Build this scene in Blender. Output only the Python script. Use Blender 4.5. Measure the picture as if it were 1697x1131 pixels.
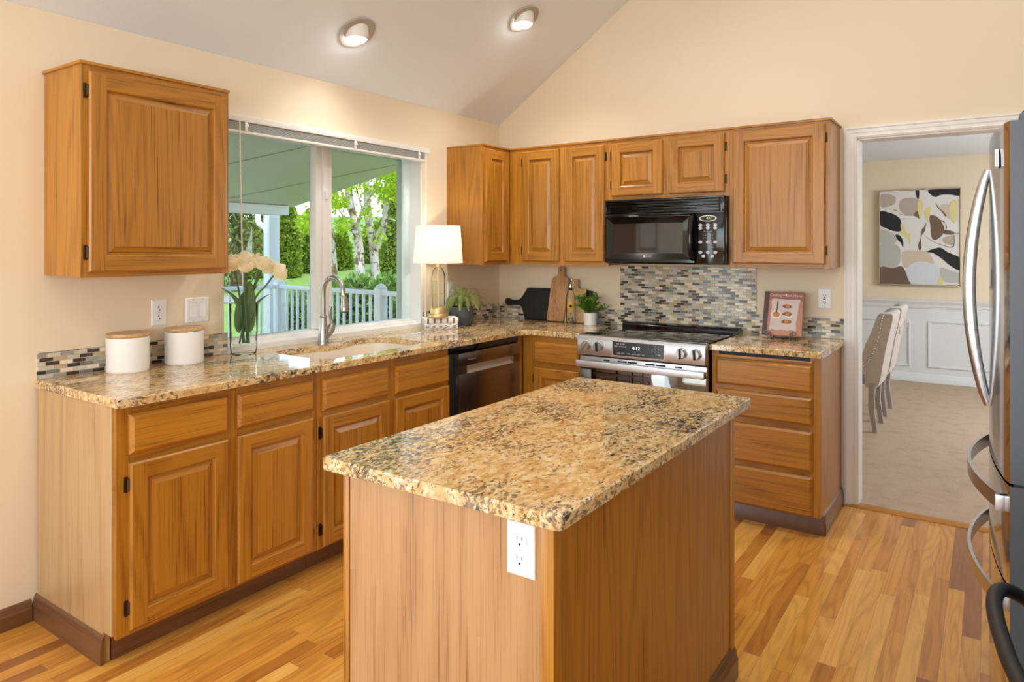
import bpy, bmesh, math, random
from mathutils import Vector, Matrix, Euler

PI = math.pi
for o in list(bpy.data.objects):
    bpy.data.objects.remove(o)
SC = bpy.context.scene
COL = SC.collection
random.seed(7)

# ------------------------------------------------------------------ camera
# room corner (window wall / range wall) is the origin; x runs along the range wall, -y towards the viewer
cd = bpy.data.cameras.new('camera')
cam = bpy.data.objects.new('camera', cd)
COL.objects.link(cam)
cam.location = (3.0156, -4.2395, 1.4164)
cam.rotation_euler = (PI / 2, 0, 0.6)
cd.sensor_width = 36.0
cd.lens = 1156.3 / 1697 * 36.0
cd.shift_y = -(565.5 - 412.88) / 1697
cd.clip_start = 0.05
cd.clip_end = 300
SC.camera = cam

# ------------------------------------------------------------------ view, sky, sun, large lights
vs = SC.view_settings
vs.view_transform = 'Standard'
vs.look = 'None'
vs.exposure = 0.22
vs.gamma = 1.0
vs.use_curve_mapping = False
SC.cycles.use_denoising = True
SC.cycles.max_bounces = 9
SC.cycles.diffuse_bounces = 5
SC.cycles.glossy_bounces = 5
SC.cycles.transmission_bounces = 8
SC.cycles.transparent_max_bounces = 12
SC.cycles.sample_clamp_indirect = 6.0
SC.cycles.caustics_reflective = False
SC.cycles.caustics_refractive = False

world = bpy.data.worlds.new('world')
SC.world = world
world.use_nodes = True
wn = world.node_tree
wn.nodes.clear()
wo = wn.nodes.new('ShaderNodeOutputWorld')
wb = wn.nodes.new('ShaderNodeBackground')
sky = wn.nodes.new('ShaderNodeTexSky')
sky.sky_type = 'NISHITA'
sky.sun_disc = False
sky.sun_elevation = math.radians(48)
sky.sun_rotation = math.radians(120)
sky.air_density = 1.0
sky.dust_density = 0.6
sky.ozone_density = 1.2
wb.inputs['Strength'].default_value = 0.52
tint = wn.nodes.new('ShaderNodeMixRGB')
tint.blend_type = 'MULTIPLY'
tint.inputs[0].default_value = 1.0
tint.inputs[2].default_value = (1.0, 0.97, 0.92, 1.0)
wn.links.new(sky.outputs[0], tint.inputs[1])
wn.links.new(tint.outputs[0], wb.inputs['Color'])
wn.links.new(wb.outputs[0], wo.inputs['Surface'])


def lamp(name, kind, loc, rot, energy, color, **kw):
    l = bpy.data.lights.new(name, kind)
    l.energy = energy
    l.color = color
    for k, v in kw.items():
        setattr(l, k, v)
    o = bpy.data.objects.new(name, l)
    COL.objects.link(o)
    o.location = loc
    o.rotation_euler = rot
    return o


def aim(v):
    return Vector(v).to_track_quat('-Z', 'Y').to_euler()


lamp('sun', 'SUN', (10, -10, 20), aim((-0.42, 0.10, -0.90)), 2.6, (1.0, 0.95, 0.86), angle=0.02)
WARM = (1.0, 0.86, 0.70)
NEUT = (1.0, 0.95, 0.88)
COOL = (0.78, 0.89, 1.0)
# area lamps for an assumed patio door and dining window, plus added fill lamps
lamp('front_fill', 'AREA', (2.0, -8.44, 1.75), aim((0, 1, 0.45)), 74, COOL, shape='RECTANGLE', size=3.4, size_y=2.2)  # added fill behind the viewer, standing in for bounced flash
lamp('assumed_patio_door_light', 'AREA', (-0.08, -5.75, 1.05), aim((1, 0, 0.25)), 60, COOL, shape='RECTANGLE', size=2.0, size_y=2.0)  # lamp added in the opening of a patio door assumed out of view
lamp('side_fill', 'AREA', (3.88, -6.3, 1.55), aim((-1, 0.30, 0.95)), 122, COOL, shape='RECTANGLE', size=2.6, size_y=1.5)  # added fill on the solid right wall, tilted up to brighten the ceiling
lamp('assumed_dining_window_light', 'AREA', (4.93, 2.3, 1.45), aim((-1, 0, -0.45)), 100, (0.86, 0.93, 1.0), shape='RECTANGLE', size=1.7, size_y=1.3)  # lamp added before the solid dining wall, for an assumed window out of view

# ------------------------------------------------------------------ materials


def srgb(r, g, b):
    f = lambda c: (c / 255 / 12.92) if c / 255 <= 0.04045 else ((c / 255 + 0.055) / 1.055) ** 2.4
    return (f(r), f(g), f(b), 1.0)


class NT:
    def __init__(s, name):
        s.m = bpy.data.materials.new(name)
        s.m.use_nodes = True
        s.t = s.m.node_tree
        s.t.nodes.clear()
        s.out = s.t.nodes.new('ShaderNodeOutputMaterial')

    def n(s, typ, ins=None, **kw):
        nd = s.t.nodes.new('ShaderNode' + typ)
        for k, v in kw.items():
            setattr(nd, k, v)
        for k, v in (ins or {}).items():
            s.set(nd.inputs[k], v)
        return nd

    def set(s, sock, v):
        if hasattr(v, 'node'):
            s.t.links.new(v, sock)
        else:
            sock.default_value = v

    def math(s, op, a, b=0.0, c=0.0, clamp=False):
        nd = s.n('Math', operation=op, use_clamp=clamp)
        s.set(nd.inputs[0], a)
        s.set(nd.inputs[1], b)
        s.set(nd.inputs[2], c)
        return nd.outputs[0]

    def vm(s, op, a, b=(0, 0, 0)):
        nd = s.n('VectorMath', operation=op)
        s.set(nd.inputs[0], a)
        s.set(nd.inputs[1], b)
        return nd.outputs[0]

    def noise(s, vec, scale, detail=2.0, rough=0.5, dist=0.0):
        nd = s.n('TexNoise', {'Vector': vec, 'Scale': scale, 'Detail': detail, 'Roughness': rough, 'Distortion': dist})
        return nd.outputs['Fac']

    def mix(s, fac, a, b, blend='MIX'):
        nd = s.n('MixRGB', blend_type=blend)
        s.set(nd.inputs[0], fac)
        s.set(nd.inputs[1], a)
        s.set(nd.inputs[2], b)
        return nd.outputs[0]

    def ramp(s, fac, stops):
        nd = s.n('ValToRGB')
        e = nd.color_ramp.elements
        while len(e) < len(stops):
            e.new(0.5)
        for el, (p, c) in zip(e, stops):
            el.position = p
            el.color = c if len(c) == 4 else (*c, 1)
        s.set(nd.inputs[0], fac)
        return nd.outputs[0]

    def step(s, v, lo, hi):
        nd = s.n('MapRange', {'From Min': lo, 'From Max': hi}, clamp=True, interpolation_type='SMOOTHSTEP')
        s.set(nd.inputs[0], v)
        return nd.outputs[0]

    def bump(s, h, strength=0.1, dist=0.01):
        return s.n('Bump', {'Strength': strength, 'Distance': dist, 'Height': h}).outputs[0]

    def pbr(s, **kw):
        nd = s.n('BsdfPrincipled')
        for k, v in kw.items():
            s.set(nd.inputs[k.replace('_', ' ')], v)
        s.t.links.new(nd.outputs[0], s.out.inputs[0])
        return nd

    def obj(s):
        return s.n('TexCoord').outputs['Object']

    def rand(s):
        return s.n('ObjectInfo').outputs['Random']


def plain(name, col, rough=0.5, metal=0.0, bump=0.0, bscale=200.0, **kw):
    t = NT(name)
    args = dict(Base_Color=col, Roughness=rough, Metallic=metal)
    args.update(kw)
    if bump:
        args['Normal'] = t.bump(t.noise(t.obj(), bscale, 3), bump, 0.004)
    t.pbr(**args)
    return t.m


def oak(name, axis, light, dark, pore, rough=0.36, rings=20.0, var=0.10, coat=0.25):
    """Oak with cathedral figure; the grain runs along the given axis."""
    t = NT(name)
    r = t.rand()
    off = t.n('CombineXYZ', {'X': t.math('MULTIPLY', r, 37.0), 'Y': t.math('MULTIPLY', r, 61.0), 'Z': t.math('MULTIPLY', r, 23.0)}).outputs[0]
    p = t.vm('ADD', t.obj(), off)
    k = {'x': (0.07, 1, 1), 'y': (1, 0.07, 1), 'z': (1, 1, 0.07)}[axis]
    k2 = {'x': (0.012, 1, 1), 'y': (1, 0.012, 1), 'z': (1, 1, 0.012)}[axis]
    a = t.vm('MULTIPLY', p, k)
    b = t.vm('MULTIPLY', p, k2)
    field = t.noise(a, 4.2, 2.0, 0.45)
    wave = t.math('SINE', t.math('MULTIPLY', field, rings * 2 * PI))
    wave = t.math('POWER', t.math('MULTIPLY_ADD', wave, 0.5, 0.5), 2.2)
    pores = t.step(t.noise(b, 260.0, 2.0, 0.6), 0.50, 0.72)
    mott = t.noise(a, 1.6, 3.0, 0.55)
    fac = t.math('ADD', t.math('MULTIPLY', wave, 0.42), t.math('MULTIPLY', t.math('SUBTRACT', mott, 0.5), 0.7), clamp=True)
    col = t.mix(fac, light, dark)
    col = t.mix(t.math('MULTIPLY', pores, t.math('MULTIPLY_ADD', wave, 0.45, 0.38)), col, pore)
    val = t.math('MULTIPLY_ADD', t.math('SUBTRACT', r, 0.5), 2 * var, 1.0)
    hs = t.n('HueSaturation', {'Value': val, 'Color': col})
    t.pbr(Base_Color=hs.outputs[0], Roughness=rough, Coat_Weight=coat, Coat_Roughness=0.25,
          Normal=t.bump(t.math('SUBTRACT', 1.0, t.math('MULTIPLY', pores, 0.8)), 0.10, 0.002))
    return t.m


OL, OD, OP = srgb(180, 120, 36), srgb(138, 82, 14), srgb(82, 42, 8)
OAK = {a: oak('oak_' + a, a, OL, OD, OP) for a in 'xyz'}
OAKM = [OAK['z'], OAK['x'], OAK['y']]          # slots 0,1,2 = grain z,x,y
PALE = oak('oak_pale_panel', 'z', srgb(190, 156, 110), srgb(168, 130, 86), srgb(140, 104, 66), rings=9, var=0.02, coat=0.4)  # paler oak tone for the left end panel
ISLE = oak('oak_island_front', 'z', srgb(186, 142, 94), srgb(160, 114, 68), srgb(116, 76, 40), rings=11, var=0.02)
BROWN = {a: oak('brown_trim_' + a, a, srgb(116, 76, 46), srgb(94, 60, 34), srgb(72, 44, 24), rings=8, var=0.03) for a in 'xyz'}
WALNUT = oak('paddle_wood', 'z', srgb(196, 148, 100), srgb(160, 112, 72), srgb(110, 70, 42), rings=13, var=0.02, coat=0.05)
MAPLE = oak('maple_wood', 'z', srgb(214, 178, 128), srgb(196, 156, 104), srgb(160, 120, 76), rings=8, var=0.02, coat=0.05)
BAMBOO = oak('lid_wood', 'x', srgb(206, 164, 112), srgb(184, 138, 86), srgb(140, 98, 56), rings=14, var=0.03, coat=0.05)


def floor_mat():
    t = NT('oak_plank_floor')
    sx = t.n('SeparateXYZ', {0: t.obj()})
    X, Y = sx.outputs[0], sx.outputs[1]
    u = t.math('DIVIDE', X, 0.0575)
    iu = t.math('FLOOR', u)
    r1 = t.n('TexWhiteNoise', {'W': iu}, noise_dimensions='1D').outputs['Value']
    v = t.math('ADD', t.math('DIVIDE', Y, 0.85), t.math('MULTIPLY', r1, 7.3))
    iv = t.math('FLOOR', v)
    cell = t.n('CombineXYZ', {'X': iu, 'Y': iv, 'Z': 0.0}).outputs[0]
    wn_ = t.n('TexWhiteNoise', {'Vector': cell}, noise_dimensions='3D')
    r2 = wn_.outputs['Value']
    off = t.vm('MULTIPLY', wn_.outputs['Color'], (19.0, 31.0, 11.0))
    p = t.vm('ADD', t.obj(), off)
    a = t.vm('MULTIPLY', p, (1, 0.09, 1))
    b = t.vm('MULTIPLY', p, (1, 0.02, 1))
    wave = t.math('SINE', t.math('MULTIPLY', t.noise(a, 6.0, 2.0, 0.5), 110.0))
    wave = t.math('POWER', t.math('MULTIPLY_ADD', wave, 0.5, 0.5), 2.5)
    pores = t.step(t.noise(b, 220.0, 2.0, 0.6), 0.5, 0.75)
    base = t.ramp(r2, [(0.0, srgb(146, 86, 34)), (0.10, srgb(184, 116, 46)), (0.35, srgb(212, 146, 60)),
                       (0.75, srgb(222, 158, 68)), (1.0, srgb(236, 180, 92))])
    col = t.mix(t.math('MULTIPLY', wave, t.math('MULTIPLY_ADD', r2, -0.25, 0.42)), base, srgb(128, 70, 24))
    col = t.mix(t.math('MULTIPLY', pores, 0.3), col, srgb(110, 60, 24))
    fu = t.math('ABSOLUTE', t.math('SUBTRACT', t.math('FRACT', u), 0.5))
    fv = t.math('ABSOLUTE', t.math('SUBTRACT', t.math('FRACT', v), 0.5))
    gap = t.math('MAXIMUM', t.step(fu, 0.484, 0.499), t.step(fv, 0.4988, 0.4999))
    col = t.mix(t.math('MULTIPLY', gap, 0.6), col, srgb(84, 44, 18))
    rg = t.math('MULTIPLY_ADD', t.noise(t.obj(), 3.0, 2.0), 0.12, 0.24)
    t.pbr(Base_Color=col, Roughness=rg, Coat_Weight=0.2, Coat_Roughness=0.15,
          Normal=t.bump(t.math('SUBTRACT', 1.0, gap), 0.15, 0.002))
    return t.m


def granite_mat():
    t = NT('granite')
    p = t.obj()
    warp = t.vm('ADD', p, t.vm('MULTIPLY', t.n('TexNoise', {'Vector': p, 'Scale': 7.0, 'Detail': 2.0}).outputs['Color'], (0.05, 0.05, 0.05)))
    q = t.n('Mapping', {'Vector': warp, 'Rotation': (0, 0, 0.75), 'Scale': (1.0, 0.55, 0.8)}).outputs[0]
    big = t.noise(q, 7.0, 3.0, 0.55)
    mid = t.noise(q, 42.0, 3.0, 0.6)
    fine = t.noise(q, 105.0, 4.0, 0.65)
    fine2 = t.noise(t.vm('ADD', q, (3.1, 7.7, 1.3)), 80.0, 3.0, 0.62)
    base = t.ramp(t.math('ADD', t.math('MULTIPLY', mid, 0.7), t.math('MULTIPLY', big, 0.3)),
                  [(0.30, srgb(176, 134, 84)), (0.42, srgb(206, 168, 110)), (0.52, srgb(222, 192, 140)), (0.66, srgb(232, 212, 174))])
    gold = t.step(fine2, 0.54, 0.66)
    col = t.mix(t.math('MULTIPLY', gold, 0.60), base, srgb(168, 112, 58))
    dens = t.math('MULTIPLY', t.math('SUBTRACT', big, 0.5), 0.50)
    dk = t.step(t.math('ADD', fine, dens), 0.505, 0.60)
    col = t.mix(t.math('MULTIPLY', dk, 0.80), col, srgb(104, 80, 62))
    bl = t.step(t.math('ADD', t.noise(t.vm('ADD', q, (9.1, 2.7, 5.3)), 75.0, 4.0, 0.7), dens), 0.565, 0.65)
    col = t.mix(t.math('MULTIPLY', bl, 0.92), col, srgb(50, 40, 36))
    wh = t.step(t.noise(t.vm('ADD', q, (1.1, 5.7, 8.3)), 60.0, 2.0, 0.5), 0.62, 0.72)
    col = t.mix(t.math('MULTIPLY', wh, 0.6), col, srgb(236, 226, 206))
    t.pbr(Base_Color=col, Roughness=0.06, Specular_IOR_Level=0.85)
    return t.m


def wall_mat(name, col, bump=0.08):
    t = NT(name)
    t.pbr(Base_Color=col, Roughness=0.55, Normal=t.bump(t.noise(t.obj(), 140.0, 3.0, 0.6), bump, 0.003))
    return t.m


def carpet_mat():
    t = NT('carpet_pile')
    p = t.obj()
    f = t.noise(p, 160.0, 3.0, 0.7)
    g = t.noise(p, 9.0, 3.0)
    col = t.mix(f, srgb(176, 150, 128), srgb(222, 200, 176))
    col = t.mix(t.math('MULTIPLY', t.step(g, 0.45, 0.7), 0.3), col, srgb(160, 140, 122))
    t.pbr(Base_Color=col, Roughness=1.0, Specular_IOR_Level=0.05, Normal=t.bump(f, 0.8, 0.01))
    return t.m


def steel_mat(name, col, rough, axis):
    t = NT(name)
    k = {'x': (1, 60, 60), 'y': (60, 1, 60), 'z': (60, 60, 1)}[axis]
    s = t.noise(t.vm('MULTIPLY', t.obj(), k), 12.0, 2.0)
    t.pbr(Base_Color=col, Metallic=1.0, Roughness=t.math('MULTIPLY_ADD', s, 0.10, rough - 0.05))
    return t.m


def glass_mat(name, tint=(1, 1, 1, 1), ior=1.35):
    t = NT(name)
    fr = t.n('Fresnel', {'IOR': ior})
    tr = t.n('BsdfTransparent', {'Color': tint})
    gl = t.n('BsdfGlossy', {'Color': (1, 1, 1, 1), 'Roughness': 0.0})
    mx = t.n('MixShader', {0: fr.outputs[0], 1: tr.outputs[0], 2: gl.outputs[0]})
    t.t.links.new(mx.outputs[0], t.out.inputs[0])
    return t.m


def glow(name, col, strength):
    t = NT(name)
    e = t.n('Emission', {'Color': col, 'Strength': strength})
    t.t.links.new(e.outputs[0], t.out.inputs[0])
    return t.m


def leaf_mat(name, c1, c2, trans=0.35, rough=0.5):
    t = NT(name)
    f = t.noise(t.obj(), 30.0, 2.0)
    g = t.n('NewGeometry').outputs['Random Per Island']
    col = t.mix(t.math('MULTIPLY_ADD', f, 0.5, t.math('MULTIPLY', g, 0.5)), c1, c2)
    d = t.n('BsdfPrincipled', {'Base Color': col, 'Roughness': rough, 'Specular IOR Level': 0.25})
    tl = t.n('BsdfTranslucent', {'Color': t.mix(0.5, col, srgb(190, 210, 60))})
    mx = t.n('MixShader', {0: trans, 1: d.outputs[0], 2: tl.outputs[0]})
    t.t.links.new(mx.outputs[0], t.out.inputs[0])
    return t.m


def petal_mat():
    t = NT('tulip_petal')
    col = t.mix(t.noise(t.obj(), 40.0, 2.0), srgb(255, 240, 200), srgb(255, 250, 236))
    d = t.n('BsdfDiffuse', {'Color': col})
    tl = t.n('BsdfTranslucent', {'Color': col})
    mx = t.n('MixShader', {0: 0.5, 1: d.outputs[0], 2: tl.outputs[0]})
    t.t.links.new(mx.outputs[0], t.out.inputs[0])
    return t.m


def bark_mat():
    t = NT('birch_bark')
    p = t.vm('MULTIPLY', t.obj(), (1, 1, 0.55))
    a = t.noise(p, 7.0, 4.0, 0.7)
    b = t.noise(t.vm('MULTIPLY', t.obj(), (1, 1, 4.0)), 5.0, 3.0, 0.6)
    c = t.noise(t.obj(), 2.2, 3.0, 0.6)
    col = t.mix(t.step(a, 0.50, 0.60), srgb(198, 190, 178), srgb(116, 88, 62))
    col = t.mix(t.step(b, 0.62, 0.68), col, srgb(52, 42, 34))
    col = t.mix(t.math('MULTIPLY', t.step(c, 0.55, 0.66), 0.7), col, srgb(150, 130, 50))
    t.pbr(Base_Color=col, Roughness=0.9, Normal=t.bump(a, 0.6, 0.02))
    return t.m


def fabric_mat(name, c1, c2):
    t = NT(name)
    f = t.noise(t.obj(), 14.0, 3.0, 0.6)
    t.pbr(Base_Color=t.mix(f, c1, c2), Roughness=0.75, Sheen_Weight=0.4, Normal=t.bump(t.noise(t.obj(), 300.0, 2.0), 0.15, 0.002))
    return t.m


def lawn_mat():
    t = NT('lawn_grass')
    f = t.noise(t.obj(), 2.5, 5.0, 0.7)
    t.pbr(Base_Color=t.mix(f, srgb(96, 134, 52), srgb(146, 176, 84)), Roughness=0.9, Normal=t.bump(t.noise(t.obj(), 30, 3), 0.5, 0.05))
    return t.m


M = dict(
    floor=floor_mat(), granite=granite_mat(), carpet=carpet_mat(), bark=bark_mat(), lawn=lawn_mat(),
    wall=wall_mat('wall_paint', srgb(232, 216, 190)), ceil=wall_mat('ceiling_paint', srgb(232, 240, 250), 0.15),
    white=plain('white_paint', srgb(236, 234, 232), 0.35), vinyl=plain('white_vinyl', srgb(236, 236, 234), 0.3),
    wains=plain('wainscot_paint', srgb(226, 228, 230), 0.35),
    teal=plain('sash_edge', srgb(222, 242, 246), 0.3),
    plastic=plain('white_plastic', srgb(238, 238, 240), 0.3),
    slot=plain('dark_slot', srgb(30, 28, 28), 0.6), red=plain('red_plastic', srgb(150, 30, 26), 0.4),
    brass=plain('aged_brass', srgb(84, 66, 46), 0.35, 0.85), gold=plain('brushed_gold', srgb(222, 194, 142), 0.42, 0.75),
    steel=steel_mat('brushed_steel_x', srgb(206, 208, 212), 0.36, 'x'), steely=steel_mat('brushed_steel_y', srgb(186, 184, 184), 0.16, 'y'),
    steelz=steel_mat('brushed_steel_z', srgb(204, 204, 206), 0.10, 'z'), nickel=plain('brushed_nickel', srgb(176, 172, 168), 0.32, 1.0),
    dsteel=steel_mat('dark_steel', srgb(146, 130, 120), 0.24, 'y'), fside=plain('fridge_grey_side', srgb(92, 97, 106), 0.5, 0.25),
    chrome=plain('chrome', srgb(225, 225, 228), 0.08, 1.0),
    black=plain('black_gloss', srgb(12, 12, 13), 0.09), blackm=plain('black_matte', srgb(26, 25, 25), 0.42),
    bglass=plain('black_glass', srgb(8, 8, 9), 0.02, IOR=2.1), mwglass=plain('microwave_glass', srgb(44, 42, 40), 0.05, Specular_IOR_Level=0.9),
    display=plain('display_panel', srgb(40, 41, 46), 0.2), key=plain('key_grey', srgb(196, 196, 206), 0.4),
    ink=plain('white_ink', srgb(222, 222, 222), 0.5), inkd=plain('dark_ink', srgb(48, 40, 38), 0.6),
    led=glow('white_led', (1, 1, 1, 1), 1.6), ledg=glow('green_led', (0.75, 1.0, 0.25, 1), 1.2), ledr=glow('red_led', (1, 0.12, 0.1, 1), 0.5),
    sink=plain('cream_sink', srgb(238, 226, 210), 0.3), ceramic=plain('white_ceramic', srgb(236, 234, 232), 0.35),
    stonepot=plain('charcoal_stone', srgb(78, 80, 86), 0.7, bump=0.3, bscale=120), soil=plain('soil', srgb(50, 38, 30), 0.95),
    shade=None, glass=glass_mat('window_glass', ior=1.3), cglass=glass_mat('clear_glass', (0.975, 0.985, 0.98, 1), 1.16),
    leaf=leaf_mat('glossy_leaf', srgb(44, 96, 30), srgb(120, 170, 60), 0.2), fern=leaf_mat('fern_leaf', srgb(84, 108, 52), srgb(150, 168, 92), 0.25),
    tleaf=leaf_mat('tulip_leaf', srgb(58, 84, 52), srgb(112, 138, 96), 0.15), petal=petal_mat(),
    hedge=leaf_mat('hedge_leaf', srgb(84, 116, 36), srgb(156, 178, 62), 0.25), laurel=leaf_mat('laurel_leaf', srgb(58, 100, 40), srgb(160, 194, 108), 0.2, 0.3),
    lime=leaf_mat('spring_leaf', srgb(116, 156, 26), srgb(190, 212, 66), 0.45), spruce=leaf_mat('spruce_needle', srgb(60, 74, 40), srgb(126, 130, 74), 0.2),
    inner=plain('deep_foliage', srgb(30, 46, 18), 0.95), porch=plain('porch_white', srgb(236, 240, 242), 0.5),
    soffit=plain('porch_ceiling', srgb(240, 234, 214), 0.5), deck=plain('deck_board', srgb(150, 148, 140), 0.7), bark2=plain('brown_bark', srgb(86, 70, 54), 0.95),
    velvet=fabric_mat('taupe_velvet', srgb(176, 164, 154), srgb(206, 194, 184)), velvetb=fabric_mat('grey_velvet', srgb(112, 120, 132), srgb(146, 152, 160)),
    legw=plain('grey_wood', srgb(158, 150, 144), 0.55), bookw=plain('book_paper', srgb(240, 232, 226), 0.6),
)


def shade_mat():
    t = NT('lamp_shade_linen')
    d = t.n('BsdfDiffuse', {'Color': srgb(244, 240, 236)})
    tl = t.n('BsdfTranslucent', {'Color': srgb(250, 244, 236)})
    mx = t.n('MixShader', {0: 0.5, 1: d.outputs[0], 2: tl.outputs[0]})
    t.t.links.new(mx.outputs[0], t.out.inputs[0])
    return t.m


M['shade'] = shade_mat()

# ------------------------------------------------------------------ object helpers


def tag(o, label=None, cat=None, group=None, kind=None):
    if label:
        o['label'] = label
    if cat:
        o['category'] = cat
    if group:
        o['group'] = group
    if kind:
        o['kind'] = kind
    return o


def thing(name, label, cat, loc=(0, 0, 0), group=None):
    o = bpy.data.objects.new(name, None)
    COL.objects.link(o)
    o.location = loc
    o.empty_display_size = 0.1
    return tag(o, label, cat, group)


def dup(root, delta, label, group=None, rotz=0.0):
    r = root.copy()
    COL.objects.link(r)
    r.location = root.location + Vector(delta)
    r.rotation_euler = (0, 0, root.rotation_euler.z + rotz)
    r['label'] = label
    if group:
        r['group'] = group
    for ch in list(root.children):
        c = ch.copy()
        COL.objects.link(c)
        c.parent = r
        for g in list(ch.children):
            d = g.copy()
            COL.objects.link(d)
            d.parent = c
    return r


def rrect(u0, u1, v0, v1, r, n=5):
    pts = []
    for cx, cy, a0 in ((u1 - r, v1 - r, 0), (u0 + r, v1 - r, 90), (u0 + r, v0 + r, 180), (u1 - r, v0 + r, 270)):
        for i in range(n + 1):
            a = math.radians(a0 + 90 * i / n)
            pts.append((cx + r * math.cos(a), cy + r * math.sin(a)))
    return pts


def offset_poly(pts, d):
    """Inward offset of a counter-clockwise polygon."""
    n = len(pts)
    out = []
    for i in range(n):
        p0, p1, p2 = Vector(pts[i - 1]), Vector(pts[i]), Vector(pts[(i + 1) % n])
        e1, e2 = (p1 - p0), (p2 - p1)
        if e1.length < 1e-9 or e2.length < 1e-9:
            out.append(tuple(p1))
            continue
        n1 = Vector((-e1.y, e1.x)).normalized()
        n2 = Vector((-e2.y, e2.x)).normalized()
        m = n1 + n2
        k = max(0.3, 1 + n1.dot(n2))
        out.append(tuple(p1 + m * (d / k)))
    return out


def spline(ctrl, n=8, closed=False):
    """Catmull-Rom through 2-D or 3-D control points."""
    P = [Vector(c) for c in ctrl]
    m = len(P)
    out = []
    for i in range(m if closed else m - 1):
        if closed:
            a, b, c, d = P[i - 1], P[i], P[(i + 1) % m], P[(i + 2) % m]
        else:
            a, b, c, d = P[max(i - 1, 0)], P[i], P[i + 1], P[min(i + 2, m - 1)]
        for k in range(n):
            t = k / n
            out.append(0.5 * ((2 * b) + (c - a) * t + (2 * a - 5 * b + 4 * c - d) * t * t + (3 * b - a - 3 * c + d) * t ** 3))
    if not closed:
        out.append(P[-1])
    return out


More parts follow.
